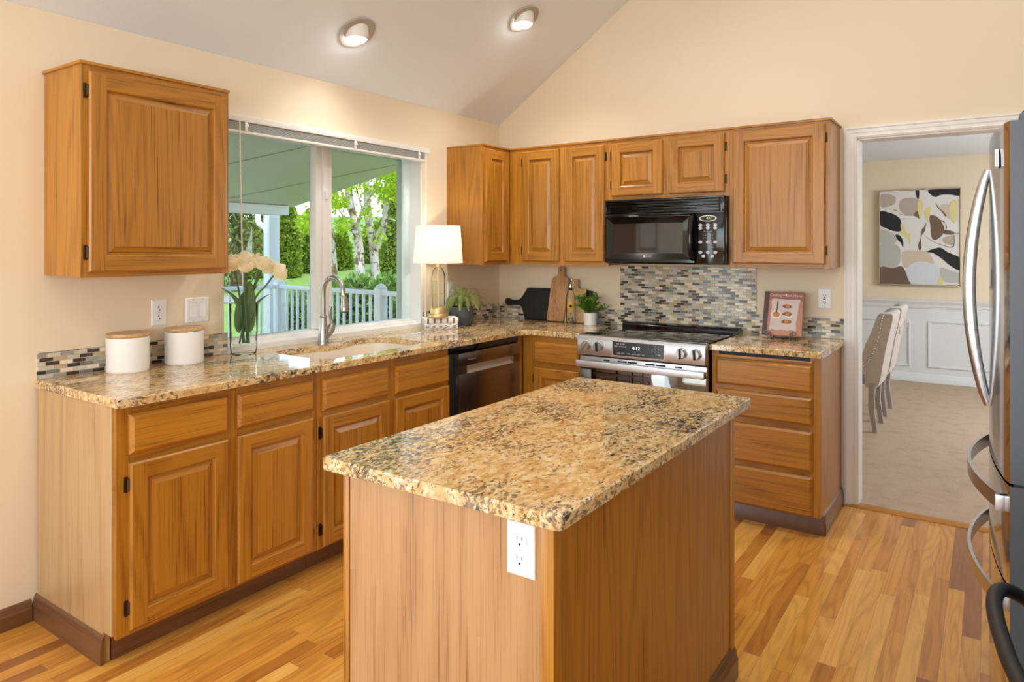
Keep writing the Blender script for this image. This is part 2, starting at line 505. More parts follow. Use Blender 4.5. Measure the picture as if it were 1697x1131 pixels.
class MB:
    def __init__(s):
        s.V, s.F, s.I = [], [], []

    def add(s, verts, faces, m=0):
        o = len(s.V)
        s.V += [tuple(v) for v in verts]
        s.F += [tuple(i + o for i in f) for f in faces]
        s.I += [m] * len(faces) if isinstance(m, int) else list(m)
        return s

    def box(s, x0, x1, y0, y1, z0, z1, m=0, b=0.0):
        if b <= 0:
            v = [(x, y, z) for x in (x0, x1) for y in (y0, y1) for z in (z0, z1)]
            f = [(0, 1, 3, 2), (4, 6, 7, 5), (0, 4, 5, 1), (2, 3, 7, 6), (0, 2, 6, 4), (1, 5, 7, 3)]
            return s.add(v, f, m)
        bm = bmesh.new()
        bmesh.ops.create_cube(bm, size=1.0)
        for v in bm.verts:
            v.co = ((x0 + x1) / 2 + v.co.x * (x1 - x0), (y0 + y1) / 2 + v.co.y * (y1 - y0), (z0 + z1) / 2 + v.co.z * (z1 - z0))
        bmesh.ops.bevel(bm, geom=list(bm.edges), offset=b, segments=2, affect='EDGES', profile=0.6)
        bm.verts.index_update()
        s.add([v.co for v in bm.verts], [[v.index for v in f.verts] for f in bm.faces], m)
        bm.free()
        return s

    def prism(s, poly, axis, lo, hi, m=0, b=0.0):
        """Extrude a polygon of the two other axes (in xyz order) along axis."""
        def P(p, w):
            return {'x': (w, p[0], p[1]), 'y': (p[0], w, p[1]), 'z': (p[0], p[1], w)}[axis]
        n = len(poly)
        if b > 0:
            ins = offset_poly(poly, b)
            rings = [[P(p, lo) for p in ins], [P(p, lo + b) for p in poly], [P(p, hi - b) for p in poly], [P(p, hi) for p in ins]]
        else:
            rings = [[P(p, lo) for p in poly], [P(p, hi) for p in poly]]
        v = [q for r in rings for q in r]
        f = []
        for k in range(len(rings) - 1):
            for i in range(n):
                j = (i + 1) % n
                f.append((k * n + i, k * n + j, (k + 1) * n + j, (k + 1) * n + i))
        f.append(tuple(range(n))[::-1])
        f.append(tuple(range((len(rings) - 1) * n, len(rings) * n)))
        return s.add(v, f, m)

    def tube(s, pts, r, n=10, m=0, closed=False):
        P = [Vector(p) for p in pts]
        R = [r] * len(P) if not hasattr(r, '__len__') else list(r)
        k = len(P)
        T = []
        for i in range(k):
            a = P[i - 1] if (i > 0 or closed) else P[i]
            b = P[(i + 1) % k] if (i < k - 1 or closed) else P[i]
            T.append((b - a).normalized() if (b - a).length > 1e-9 else Vector((0, 0, 1)))
        up = Vector((0, 0, 1)) if abs(T[0].z) < 0.9 else Vector((1, 0, 0))
        nv = T[0].cross(up).normalized()
        v, f = [], []
        for i in range(k):
            nv = (nv - T[i] * nv.dot(T[i]))
            nv = nv.normalized() if nv.length > 1e-6 else T[i].orthogonal().normalized()
            bv = T[i].cross(nv)
            for j in range(n):
                a = 2 * PI * j / n
                v.append(P[i] + (nv * math.cos(a) + bv * math.sin(a)) * R[i])
        for i in range(k if closed else k - 1):
            for j in range(n):
                i2 = (i + 1) % k
                f.append((i * n + j, i * n + (j + 1) % n, i2 * n + (j + 1) % n, i2 * n + j))
        if not closed:
            f.append(tuple(range(n))[::-1])
            f.append(tuple(range((k - 1) * n, k * n)))
        return s.add(v, f, m)

    def lathe(s, prof, c=(0, 0, 0), n=32, m=0, axis='z'):
        v, f, idx = [], [], []
        for (r, z) in prof:
            if r < 1e-6:
                idx.append([len(v)])
                v.append((0, 0, z))
            else:
                idx.append(list(range(len(v), len(v) + n)))
                v += [(r * math.cos(2 * PI * j / n), r * math.sin(2 * PI * j / n), z) for j in range(n)]
        for a, b in zip(idx, idx[1:]):
            for j in range(n):
                k = (j + 1) % n
                if len(a) == 1 and len(b) == 1:
                    continue
                if len(a) == 1:
                    f.append((a[0], b[k], b[j]))
                elif len(b) == 1:
                    f.append((a[j], a[k], b[0]))
                else:
                    f.append((a[j], a[k], b[k], b[j]))
        if axis == 'x':
            v = [(p[2], p[1], -p[0]) for p in v]
        elif axis == '-y':
            v = [(p[0], -p[2], p[1]) for p in v]
        elif axis == 'y':
            v = [(p[0], p[2], -p[1]) for p in v]
        return s.add([(p[0] + c[0], p[1] + c[1], p[2] + c[2]) for p in v], f, m)

    def xf(s, mat):
        s.V = [tuple(mat @ Vector(v)) for v in s.V]
        return s

    def build(s, name, mats, parent=None, smooth=True, recalc=True, angle=38):
        me = bpy.data.meshes.new(name)
        me.from_pydata(s.V, [], s.F)
        for m in (mats if isinstance(mats, (list, tuple)) else [mats]):
            me.materials.append(m)
        me.polygons.foreach_set('material_index', s.I)
        if recalc:
            bm = bmesh.new()
            bm.from_mesh(me)
            bmesh.ops.recalc_face_normals(bm, faces=bm.faces)
            bm.to_mesh(me)
            bm.free()
        if smooth:
            me.polygons.foreach_set('use_smooth', [True] * len(me.polygons))
            me.set_sharp_from_angle(angle=math.radians(angle))
        me.update()
        o = bpy.data.objects.new(name, me)
        COL.objects.link(o)
        if parent is not None:
            o.parent = parent
            if parent.type == 'EMPTY':
                o.location = -Vector(parent.location)
        return o


def struct(name, mb, mats, parent=None, **kw):
    o = mb.build(name, mats, parent, **kw)
    if parent is None:
        o['kind'] = 'structure'
    return o


def lettering(name, text, P, size, mat, parent, depth=0.0006, align='CENTER', squash=1.0):
    """Text laid on a plane; P maps (u, v, w) to a point."""
    cu = bpy.data.curves.new(name, 'FONT')
    cu.body = text
    cu.size = size
    cu.align_x = align
    cu.align_y = 'CENTER'
    cu.extrude = depth / 2
    cu.resolution_u = 2
    tmp = bpy.data.objects.new(name, cu)
    COL.objects.link(tmp)
    dg = bpy.context.evaluated_depsgraph_get()
    me = bpy.data.meshes.new_from_object(tmp.evaluated_get(dg))
    bpy.data.objects.remove(tmp)
    bpy.data.curves.remove(cu)
    mb = MB()
    mb.add([P(v.co.x * squash, v.co.y, v.co.z) for v in me.vertices], [tuple(p.vertices) for p in me.polygons])
    bpy.data.meshes.remove(me)
    return mb.build(name, mat, parent, smooth=False)


# planes for cabinet fronts: u across, v up, w out of the face
def face_x(x):
    return lambda u, v, w: (x + w, u, v)


def face_ny(y):
    return lambda u, v, w: (u, y - w, v)


def rect_ring(u0, u1, v0, v1, i):
    return [(u0 + i, v0 + i), (u1 - i, v0 + i), (u1 - i, v1 - i), (u0 + i, v1 - i)]


def door_front(P, u0, u1, v0, v1, t=0.020, st=0.056, hslot=1):
    """Raised-panel door: stiles run full height, rails between them, bevelled field."""
    mb = MB()
    steps = [(0, 0, 0), (0, t - 0.006, 0), (0.006, t, 0)]
    prev = None
    def ring(i, w):
        return [P(a, b, w) for a, b in rect_ring(u0, u1, v0, v1, i)]
    def band(r0, r1):
        n = len(mb.V)
        mb.add(r0 + r1, [(k, (k + 1) % 4, 4 + (k + 1) % 4, 4 + k) for k in range(4)], [hslot, 0, hslot, 0])
    r = [ring(i, w) for i, w, _ in steps]
    band(r[0], r[1])
    band(r[1], r[2])
    mb.add(r[0], [(0, 1, 2, 3)], 0)
    a, b = 0.006, st
    q = lambda ua, ub, va, vb: [P(ua, va, t), P(ub, va, t), P(ub, vb, t), P(ua, vb, t)]
    mb.add(q(u0 + a, u0 + b, v0 + a, v1 - a), [(0, 1, 2, 3)], 0)
    mb.add(q(u1 - b, u1 - a, v0 + a, v1 - a), [(0, 1, 2, 3)], 0)
    mb.add(q(u0 + b, u1 - b, v0 + a, v0 + b), [(0, 1, 2, 3)], hslot)
    mb.add(q(u0 + b, u1 - b, v1 - b, v1 - a), [(0, 1, 2, 3)], hslot)
    prof = [(b, t), (b + 0.004, t - 0.0025), (b + 0.006, t - 0.009), (b + 0.008, t - 0.0125), (b + 0.013, t - 0.0125),
            (b + 0.015, t - 0.0110), (b + 0.035, t - 0.0040), (b + 0.0354, t - 0.0015)]
    rr = [ring(i, w) for i, w in prof]
    for x, y in zip(rr, rr[1:]):
        band(x, y)
    mb.add(rr[-1], [(0, 1, 2, 3)], 0)
    return mb


def slab_front(P, u0, u1, v0, v1, t=0.020, lip=0.011, m=1):
    mb = MB()
    r = [[P(a, b, w) for a, b in rect_ring(u0, u1, v0, v1, i)] for i, w in ((0, 0), (0, t * 0.45), (0.002, t * 0.55), (lip, t - 0.001), (lip + 0.002, t))]
    for x, y in zip(r, r[1:]):
        mb.add(x + y, [(k, (k + 1) % 4, 4 + (k + 1) % 4, 4 + k) for k in range(4)], m)
    mb.add(r[-1], [(0, 1, 2, 3)], m)
    mb.add(r[0], [(3, 2, 1, 0)], m)
    return mb


def hinge(P, u, v, parent, side=-1):
    """Small partial-wrap hinge: leaf on the face frame plus a knuckle against the door edge."""
    mb = MB()
    pts = rrect(u - 0.008, u + 0.005, v - 0.027, v + 0.027, 0.004, 3)
    n = len(pts)
    ring0 = [P(a, b, 0.0) for a, b in pts]
    ring1 = [P(a, b, 0.003) for a, b in pts]
    mb.add(ring0 + ring1, [(i, (i + 1) % n, n + (i + 1) % n, n + i) for i in range(n)] + [tuple(range(n, 2 * n))])
    k = u - side * 0.005
    mb.tube([P(k, v - 0.022, 0.008), P(k, v - 0.02, 0.008), P(k, v + 0.02, 0.008), P(k, v + 0.022, 0.008)], [0.003, 0.0055, 0.0055, 0.003], 8)
    return mb.build('hinge', M['brass'], parent)


def frame_rect(P, rects, depth=0.018):
    """Face frame: list of (u0,u1,v0,v1,slot)."""
    mb = MB()
    for (u0, u1, v0, v1, sl) in rects:
        a = [P(u0, v0, -depth), P(u1, v0, -depth), P(u1, v1, -depth), P(u0, v1, -depth)]
        w = -0.0006 if sl else 0.0
        b = [P(u0, v0, w), P(u1, v0, w), P(u1, v1, w), P(u0, v1, w)]
        mb.add(a + b, [(0, 1, 2, 3), (4, 5, 6, 7), (0, 1, 5, 4), (1, 2, 6, 5), (2, 3, 7, 6), (3, 0, 4, 7)], sl)
    return mb

# ------------------------------------------------------------------ the setting
SLOPE = 0.6893                      # the kitchen ceiling rises away from the window wall
ZC = 2.338
zc = lambda x: ZC + SLOPE * x
XR, YF = 3.92, -8.5                 # right wall, front wall behind the viewer
XD0, XD1, ZD = 2.417, 3.30, 2.027   # doorway to the dining room
WY0, WY1, WZ0, WZ1 = -2.267, -0.870, 0.936, 2.05

mb = MB()
mb.box(0, XR, YF, 0.0, -0.05, 0.0)
struct('floor', mb, M['floor'], smooth=False)
mb = MB()
mb.box(-0.1, 5.0, 0.035, 4.32, -0.05, 0.008)
struct('floor_dining', mb, M['carpet'], smooth=False)
mb = MB()
mb.prism([(-0.03, 0.0), (0.035, 0.0), (0.035, 0.010), (0.02, 0.014), (-0.01, 0.012), (-0.03, 0.002)], 'x', XD0 - 0.06, XD1 + 0.06)
struct('trim_1', mb, OAK['x'])

mb = MB()
T = 0.16
mb.box(-T, 0, YF, 0.14, -0.05, WZ0 if False else 0.0)
for y0, y1, z0, z1 in ((YF, -6.75, 0, ZC), (-6.75, -4.75, 2.06, ZC), (-4.75, WY0, 0, ZC), (WY0, WY1, 0, WZ0), (WY0, WY1, WZ1, ZC), (WY1, 0.14, 0, ZC)):  # leaves an opening out of view for the assumed patio door
    mb.box(-T, 0, y0, y1, z0, z1)
struct('wall_left', mb, M['wall'], smooth=False)
mb = MB()
for x0, x1, z0 in ((0.0, XD0, 0.0), (XD0, XD1, ZD), (XD1, XR, 0.0)):
    mb.prism([(x0, z0), (x1, z0), (x1, zc(x1)), (x0, zc(x0))], 'y', 0.0, 0.12)
struct('wall_back', mb, M['wall'], smooth=False)
mb = MB()
mb.box(XR, XR + 0.1, YF, 0.12, 0, zc(XR))
struct('wall_right', mb, M['wall'], smooth=False)
mb = MB()
for x0, x1, z0, z1 in ((0, 0.3, 0, None), (0.3, 3.7, 0, 0.65), (0.3, 3.7, 2.85, None), (3.7, XR, 0, None)):  # gap added behind the viewer to let daylight in
    mb.prism([(x0, z0), (x1, z0), (x1, z1 or zc(x1)), (x0, z1 or zc(x0))], 'y', YF - 0.1, YF)
struct('wall_front', mb, M['wall'], smooth=False)
mb = MB()
mb.prism([(-0.2, zc(-0.2) + 0.001), (XR + 0.1, zc(XR + 0.1) + 0.001), (XR + 0.1, zc(XR + 0.1) + 0.12), (-0.2, zc(-0.2) + 0.12)], 'y', YF - 0.1, 0.12)
struct('ceiling', mb, M['ceil'], smooth=False)
# dining room shell
mb = MB()
mb.box(-0.2, 5.1, 0.12, 4.42, 2.38, 2.46)
struct('ceiling_dining', mb, M['ceil'], smooth=False)
mb = MB()
mb.box(5.0, 5.1, 0.12, 4.42, 0, 2.38)
struct('wall_dining_right', mb, M['wall'], smooth=False)
mb = MB()
mb.box(XR, 5.1, 0.0, 0.12, 0, 2.46)
struct('wall_dining_front', mb, M['wall'], smooth=False)
mb = MB()
mb.box(-0.2, -0.1, 0.12, 4.42, 0, 2.38)
struct('wall_dining_left', mb, M['wall'], smooth=False)
mb = MB()
mb.box(-0.2, 5.1, 4.32, 4.42, 0.0, 2.38)
dwall = struct('wall_dining_back', mb, M['wall'], smooth=False)
mb = MB()
mb.box(-0.1, 5.0, 4.31, 4.32, 0.0, 0.80)
mb.build('wainscot', M['wains'], dwall, smooth=False)
mb = MB()
mb.prism([(4.312, 0.785), (4.300, 0.79), (4.300, 0.800), (4.292, 0.806), (4.292, 0.826), (4.285, 0.838), (4.275, 0.852), (4.268, 0.866), (4.268, 0.877), (4.312, 0.877)], 'x', -0.1, 5.0)
mb.build('chair_rail', M['wains'], dwall)
mb = MB()
mb.prism([(4.312, 0), (4.290, 0), (4.290, 0.05), (4.294, 0.06), (4.298, 0.066), (4.300, 0.085), (4.306, 0.095), (4.312, 0.10)], 'x', -0.1, 5.0)
mb.build('baseboard', M['wains'], dwall)
for k in range(-2, 4):
    x0, x1 = 2.478 + k * 1.02, 2.478 + k * 1.02 + 0.86
    if x1 > 4.95:
        x1 = 4.95
    if x0 < -0.05:
        continue
    mb = MB()
    for i, w in ((0, 0.0), (0.004, 0.012), (0.012, 0.014), (0.018, 0.006), (0.022, 0.009), (0.027, 0.0)):
        mb.V += [(a, 4.310 - w, b) for a, b in rect_ring(x0, x1, 0.165, 0.660, i)]
    for q in range(5):
        mb.F += [(q * 4 + j, q * 4 + (j + 1) % 4, q * 4 + 4 + (j + 1) % 4, q * 4 + 4 + j) for j in range(4)]
        mb.I += [0] * 4
    mb.build('panel_moulding', M['wains'], dwall)


# doorway casing and jamb
def casing_profile(w):
    return [(0.0, 0.0), (0.0, 0.016), (0.010, 0.019), (0.014, 0.016), (0.030, 0.015), (0.036, 0.012), (0.048, 0.012), (0.052, 0.014), (w - 0.004, 0.011), (w, 0.007), (w, 0.0)]


door1 = MB()
W = XD0 - 2.352
pr = casing_profile(W)
n = len(pr)
L, Rr = [], []
for (a, d) in pr:
    L.append([(XD0 - W + a, -d, 0.0), (XD0 - W + a, -d, ZD + W - 0.006 - a), (XD1 + W - a, -d, ZD + W - 0.006 - a), (XD1 + W - a, -d, 0.0)])
v = [p for row in L for p in row]
f = [(i * 4 + k, i * 4 + k + 1, (i + 1) * 4 + k + 1, (i + 1) * 4 + k) for i in range(n - 1) for k in range(3)]
door1.add(v, f)
for k in (0, 3):
    door1.add([row[k] for row in L], [tuple(range(n))])
d1 = struct('door_1', door1, M['white'], angle=25)
mb = MB()
mb.box(XD0 - 0.012, XD0 + 0.006, -0.004, 0.13, 0, ZD)
mb.box(XD1 - 0.006, XD1 + 0.012, -0.004, 0.13, 0, ZD)
mb.box(XD0 - 0.012, XD1 + 0.012, -0.004, 0.13, ZD - 0.012, ZD + 0.002)
mb.build('jamb', M['white'], d1, smooth=False)


def base_profile(h, d):
    return [(0, 0), (d, 0), (d, h * 0.62), (d * 0.72, h * 0.70), (d * 0.62, h * 0.84), (d * 0.25, h * 0.97), (0, h)]


mb = MB()
mb.prism([(p[0], p[1]) for p in base_profile(0.083, 0.014)], 'y', -4.72, -3.080)
mb.V = [(x, y, z) for (x, y, z) in mb.V]
struct('baseboard_left', mb, BROWN['y'], angle=30)
mb = MB()
mb.prism([(-p[0], p[1]) for p in base_profile(0.083, 0.014)], 'x', 2.355, 2.3565)
struct('baseboard_back', mb, BROWN['x'], angle=30)

# window in the left wall: liner, sill steps, frame, sashes and panes
win = MB()
win.box(-0.150, 0.001, WY1 - 0.003, WY1 + 0.012, WZ0 - 0.002, WZ1)
win.box(-0.150, -0.006, WY0 - 0.012, WY0 + 0.002, WZ0, WZ1)
win.box(-0.150, -0.002, WY0, WY1, WZ1 - 0.003, WZ1 + 0.012)
window = struct('window_1', win, M['vinyl'], smooth=False)
mb = MB()
mb.prism([(0.004, 0.9145), (0.004, 0.940), (-0.030, 0.943), (-0.034, 0.952), (-0.066, 0.954), (-0.070, 0.966), (-0.085, 0.968), (-0.155, 0.968), (-0.155, 0.9145)], 'y', WY0 + 0.001, WY1 + 0.012)
mb.build('window_sill', M['vinyl'], window)
mb = MB()
mb.box(-0.150, -0.110, WY0, WY0 + 0.03, 0.968, WZ1, b=0.003)
mb.box(-0.150, -0.088, WY0, WY1, WZ1 - 0.06, WZ1, b=0.003)
mb.box(-0.150, -0.088, WY1 - 0.066, WY1, 0.968, WZ1, b=0.004)
mb.build('window_frame', M['teal'], window)
mb = MB()                                     # meeting stiles of the slider
mb.box(-0.128, -0.072, -1.655, -1.612, 0.968, WZ1 - 0.05, b=0.004)
mb.box(-0.098, -0.060, -1.612, -1.578, 0.968, WZ1 - 0.05, b=0.004)
mb.box(-0.116, -0.070, -1.578, -1.543, 0.968, WZ1 - 0.05, b=0.004)
ms = mb.build('meeting_stile', M['vinyl'], window)
mb = MB()
mb.lathe([(0.0, 0.008), (0.010, 0.007), (0.013, 0.0)], (-0.060, -1.596, 1.74), 14, axis='x')
mb.lathe([(0.0, 0.008), (0.010, 0.007), (0.013, 0.0)], (-0.060, -1.590, 1.71), 14, axis='x')
mb.box(-0.06, -0.048, -1.602, -1.590, 1.695, 1.755, b=0.003)
mb.build('latch', M['plastic'], ms)
for y0, y1, x in ((WY0 + 0.045, -1.63, -0.118), (-1.57, WY1 - 0.06, -0.105)):
    mb = MB()
    mb.add([(x, y0, 0.966), (x, y1, 0.966), (x, y1, WZ1 - 0.05), (x, y0, WZ1 - 0.05)], [(0, 1, 2, 3)])
    mb.build('pane', M['glass'], window, smooth=False)

# ------------------------------------------------------------------ kitchen cabinets
FX, FY = 0.595, -0.585              # face-frame planes of the two base runs
KX, KY = 0.5225, -0.525             # toe kicks


def base_unit(name, label, plane, u0, u1, drawers, doors, vlines, ends=(False, False), extra=None, group=None):
    """plane 'x': left run (u = y); plane 'y': range-wall run (u = x)."""
    hs = 2 if plane == 'x' else 1
    P = face_x(FX) if plane == 'x' else face_ny(FY)
    loc = (0.3, (u0 + u1) / 2, 0) if plane == 'x' else ((u0 + u1) / 2, -0.3, 0)
    t = thing(name, label, 'cabinet', loc, group)
    body = MB()
    def bx(ua, ub, da, db, za, zb, sl):          # d = distance from the wall
        if plane == 'x':
            body.box(da, db, ua, ub, za, zb, sl)
        else:
            body.box(ua, ub, -db, -da, za, zb, sl)
    front = FX if plane == 'x' else -FY
    kick = KX if plane == 'x' else -KY
    for a, b, e in ((u0, u0 + 0.016, ends[0]), (u1 - 0.016, u1, ends[1])):
        if not e:
            bx(a, b, 0.012, front - 0.018, 0.10, 0.883, 0)
            bx(a, b, 0.012, kick - 0.012, 0.0, 0.10, 0)
    bx(u0 + 0.016, u1 - 0.016, 0.012, front - 0.018, 0.10, 0.116, 0)
    bx(u0 + 0.016, u1 - 0.016, 0.012, 0.020, 0.10, 0.883, 0)
    body.build('carcass', OAKM, t, smooth=False)
    rects = [(u0 + 0.003, u1 - 0.003, 0.835, 0.8835, hs), (u0 + 0.003, u1 - 0.003, 0.1005, 0.130, hs), (u0 + 0.003, u1 - 0.003, 0.670, 0.725, hs)]
    for a, b in vlines:
        rects.append((a, b, 0.10, 0.884, 0))
    frame_rect(P, rects).build('face_frame', OAKM, t, smooth=False)
    for (a, b, z0, z1) in drawers:
        slab_front(P, a, b, z0, z1, m=hs).build('drawer_front', OAKM, t, angle=20)
    for (a, b, z0, z1, hside) in doors:
        d = door_front(P, a, b, z0, z1, hslot=hs).build('door', OAKM, t, angle=20)
        for z in (z0 + 0.075, z1 - 0.072):
            hinge(P, a - 0.006 if hside < 0 else b + 0.006, z, d, hside)
    k = MB()
    if plane == 'x':
        k.box(kick - 0.012, kick, u0 + (0.0 if not ends[0] else 0.02), u1, 0, 0.10)
    else:
        k.box(u0, u1 - (0.0 if not ends[1] else 0.02), -kick, -kick + 0.012, 0, 0.10)
    k.build('toe_kick', BROWN['y' if plane == 'x' else 'x'], t, smooth=False)
    return t


cabA = base_unit('base_cabinet', 'two-door oak base cabinet with a pale end panel under the white canisters', 'x', -3.056, -2.212,
                 [(-3.017, -2.645, 0.716, 0.853), (-2.604, -2.235, 0.718, 0.851)],
                 [(-3.017, -2.646, 0.119, 0.687, -1), (-2.606, -2.238, 0.112, 0.688, 1)],
                 [(-3.056, -3.005), (-2.655, -2.595), (-2.250, -2.212)], ends=(True, False))
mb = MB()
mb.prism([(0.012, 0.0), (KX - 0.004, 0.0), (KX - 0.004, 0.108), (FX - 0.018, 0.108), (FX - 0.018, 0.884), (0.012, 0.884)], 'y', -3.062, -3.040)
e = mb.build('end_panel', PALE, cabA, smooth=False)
tag(e, 'pale oak end panel')
mb = MB()
mb.prism([(-3.062 - p[0], p[1]) for p in base_profile(0.098, 0.014)], 'x', 0.0, KX + 0.006)
mb.build('plinth', BROWN['x'], cabA, angle=30)
cabB = base_unit('sink_base_cabinet', 'two-door oak base cabinet below the sink, beside the dishwasher', 'x', -2.210, -1.316,
                 [(-2.184, -1.780, 0.704, 0.845), (-1.731, -1.322, 0.700, 0.840)],
                 [(-2.186, -1.777, 0.111, 0.682, -1), (-1.734, -1.322, 0.111, 0.680, 1)],
                 [(-2.210, -2.175), (-1.790, -1.722), (-1.330, -1.316)])
cabC = base_unit('base_cabinet', 'narrow oak base cabinet in the corner between the dishwasher and the range', 'y', 0.600, 1.034,
                 [(0.686, 1.004, 0.714, 0.845)], [(0.686, 1.004, 0.119, 0.685, -1)], [(0.600, 0.700), (0.995, 1.034)])
mb = MB()
mb.box(FX - 0.018, FX, -0.644, FY - 0.001, 0.10, 0.884, 0)
mb.build('corner_filler', OAKM, cabC, smooth=False)
cabD = base_unit('drawer_cabinet', 'oak cabinet with four stacked drawers right of the range', 'y', 1.802, 2.337,
                 [(1.825, 2.303, 0.709, 0.846), (1.825, 2.303, 0.549, 0.684), (1.825, 2.303, 0.322, 0.518), (1.825, 2.303, 0.099, 0.298)],
                 [], [(1.802, 1.838), (2.290, 2.337)], ends=(False, True))
mb = MB()
mb.box(1.82, 2.302, FY - 0.012, -0.10, 0.850, 0.864, 0, b=0.002)
mb.build('cutting_board', OAK['x'], cabD)
mb = MB()
mb.box(1.838, 2.29, FY - 0.0005, FY + 0.012, 0.8645, 0.8835, 0)
mb.build('shadow_gap', M['slot'], cabD, smooth=False)
frame_rect(face_ny(FY), [(1.838, 2.29, 0.51, 0.556, 1), (1.838, 2.29, 0.29, 0.33, 1)], 0.016).build('rail', OAKM, cabD, smooth=False)
mb = MB()
mb.prism([(-0.012, 0.0), (FY + 0.062, 0.0), (FY + 0.062, 0.100), (FY + 0.016, 0.100), (FY + 0.016, 0.884), (-0.012, 0.884)], 'x', 2.320, 2.338)
mb.build('end_panel', OAKM, cabD, smooth=False)
mb = MB()
mb.prism([(2.338 + p[0], p[1]) for p in base_profile(0.098, 0.013)], 'y', FY + 0.045, -0.016)
mb.prism([(FY + 0.060 - p[0], p[1]) for p in base_profile(0.098, 0.013)], 'x', 1.80, 2.351)
mb.build('plinth', BROWN['y'], cabD, angle=30)

# wall cabinets
UB, UT, UD = 1.311, 2.090, 0.300


def wall_unit(name, label, plane, u0, u1, z0, doors, rects, top_ends=(0, 0), solid=None):
    hs = 2 if plane == 'x' else 1
    P = face_x(UD) if plane == 'x' else face_ny(-UD)
    loc = (0.15, (u0 + u1) / 2, z0) if plane == 'x' else ((u0 + u1) / 2, -0.15, z0)
    t = thing(name, label, 'cabinet', loc)
    b, k = MB(), MB()
    y_front = UD - 0.018
    if plane == 'x':
        b.box(0.002, y_front, u0, u1, z0 + 0.004, UT, 0)
        k.box(0.002, UD + 0.009, u0 - top_ends[0], u1 + top_ends[1], UT, UT + 0.012, 2, b=0.002)
    else:
        b.box(u0, u1, -y_front, -0.002, z0 + 0.004, UT, 0)
        k.box(u0 - top_ends[0], u1 + top_ends[1], -UD - 0.009, -0.002, UT, UT + 0.012, 1, b=0.002)
    b.build('carcass', OAKM, t, smooth=False)
    k.build('top_moulding', OAKM, t)
    frame_rect(P, [(a, c, d, e_, (hs if h else 0)) for a, c, d, e_, h in rects]).build('face_frame', OAKM, t, smooth=False)
    for (a, c, d, e_, hside, st) in doors:
        dr = door_front(P, a, c, d, e_, hslot=hs, st=st).build('door', OAKM, t, angle=20)
        if hside:
            for z in (d + 0.072, e_ - 0.072):
                hinge(P, a - 0.006 if hside < 0 else c + 0.006, z, dr, hside)
    return t


wall_unit('wall_cabinet', 'single-door oak wall cabinet left of the window', 'x', -3.035, -2.442, UB,
          [(-3.014, -2.460, 1.332, 2.066, -1, 0.058)],
          [(-3.035, -3.00, UB, UT, 0), (-2.475, -2.442, UB, UT, 0), (-3.0, -2.475, UB, UB + 0.035, 1), (-3.0, -2.475, UT - 0.04, UT, 1)], (0.008, 0.002))
wall_unit('wall_cabinet', 'corner oak wall cabinet with a plain end panel behind the lamp', 'x', -0.610, -0.302, UB,
          [(-0.592, -0.338, 1.334, 2.070, 0, 0.056)],
          [(-0.610, -0.57, UB, UT, 0), (-0.345, -0.302, UB, UT, 0), (-0.57, -0.345, UB, UB + 0.035, 1), (-0.57, -0.345, UT - 0.04, UT, 1)], (0.002, -0.008))
wall_unit('wall_cabinet', 'two-door oak wall cabinet between the corner and the microwave', 'y', 0.004, 1.052, UB,
          [(0.411, 0.701, 1.334, 2.070, -1, 0.056), (0.742, 1.029, 1.334, 2.068, 1, 0.056)],
          [(0.302, 0.43, UB, UT, 0), (0.69, 0.755, UB, UT, 0), (1.02, 1.052, UB, UT, 0), (0.43, 1.02, UB, UB + 0.035, 1), (0.43, 1.02, UT - 0.04, UT, 1)])
wall_unit('wall_cabinet', 'short two-door oak wall cabinet above the microwave', 'y', 1.053, 1.806, 1.716,
          [(1.078, 1.412, 1.742, 2.068, -1, 0.056), (1.452, 1.781, 1.742, 2.070, 1, 0.056)],
          [(1.053, 1.09, 1.716, UT, 0), (1.40, 1.465, 1.716, UT, 0), (1.77, 1.806, 1.716, UT, 0), (1.09, 1.77, 1.716, 1.752, 1), (1.09, 1.77, UT - 0.04, UT, 1)])
wall_unit('wall_cabinet', 'single-door oak wall cabinet right of the microwave', 'y', 1.807, 2.330, UB,
          [(1.829, 2.308, 1.336, 2.073, 1, 0.058)],
          [(1.807, 1.845, UB, UT, 0), (2.29, 2.330, UB, UT, 0), (1.845, 2.29, UB, UB + 0.035, 1), (1.845, 2.29, UT - 0.04, UT, 1)], (0, 0.008))

# island
isl = thing('kitchen_island', 'oak panelled kitchen island with an outlet on its near end', 'island', (2.0, -2.5, 0))
IX0, IX1, IY0, IY1 = 1.717, 2.314, -3.070, -1.914
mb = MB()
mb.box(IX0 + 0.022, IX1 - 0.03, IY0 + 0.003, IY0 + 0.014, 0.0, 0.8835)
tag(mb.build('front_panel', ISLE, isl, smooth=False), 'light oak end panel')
mb = MB()
mb.box(IX0, IX0 + 0.020, IY0, IY0 + 0.025, 0, 0.8835, b=0.002)
mb.build('corner_trim', OAKM, isl)
mb = MB()
mb.box(IX1 - 0.030, IX1, IY0, IY0 + 0.03, 0, 0.8835, b=0.002)
mb.build('corner_trim', OAKM, isl)
mb = MB()
mb.box(IX1 - 0.022, IX1 + 0.004, IY1 - 0.024, IY1 + 0.002, 0, 0.8835, b=0.002)
mb.build('corner_trim', OAKM, isl)
mb = MB()
mb.box(IX1 - 0.012, IX1 - 0.002, IY0 + 0.03, IY1 - 0.022, 0, 0.8835)
mb.build('side_panel', OAKM, isl, smooth=False)
mb = MB()
mb.box(IX0 + 0.001, IX0 + 0.014, IY0 + 0.025, IY1, 0.0, 0.8835)
mb.box(IX0 + 0.014, IX1 - 0.022, IY1 - 0.014, IY1, 0.0, 0.8835)
mb.box(IX0 + 0.014, IX1 - 0.014, IY0 + 0.03, IY1 - 0.014, 0.08, 0.10)
mb.build('carcass', OAKM, isl, smooth=False)
mb = MB()
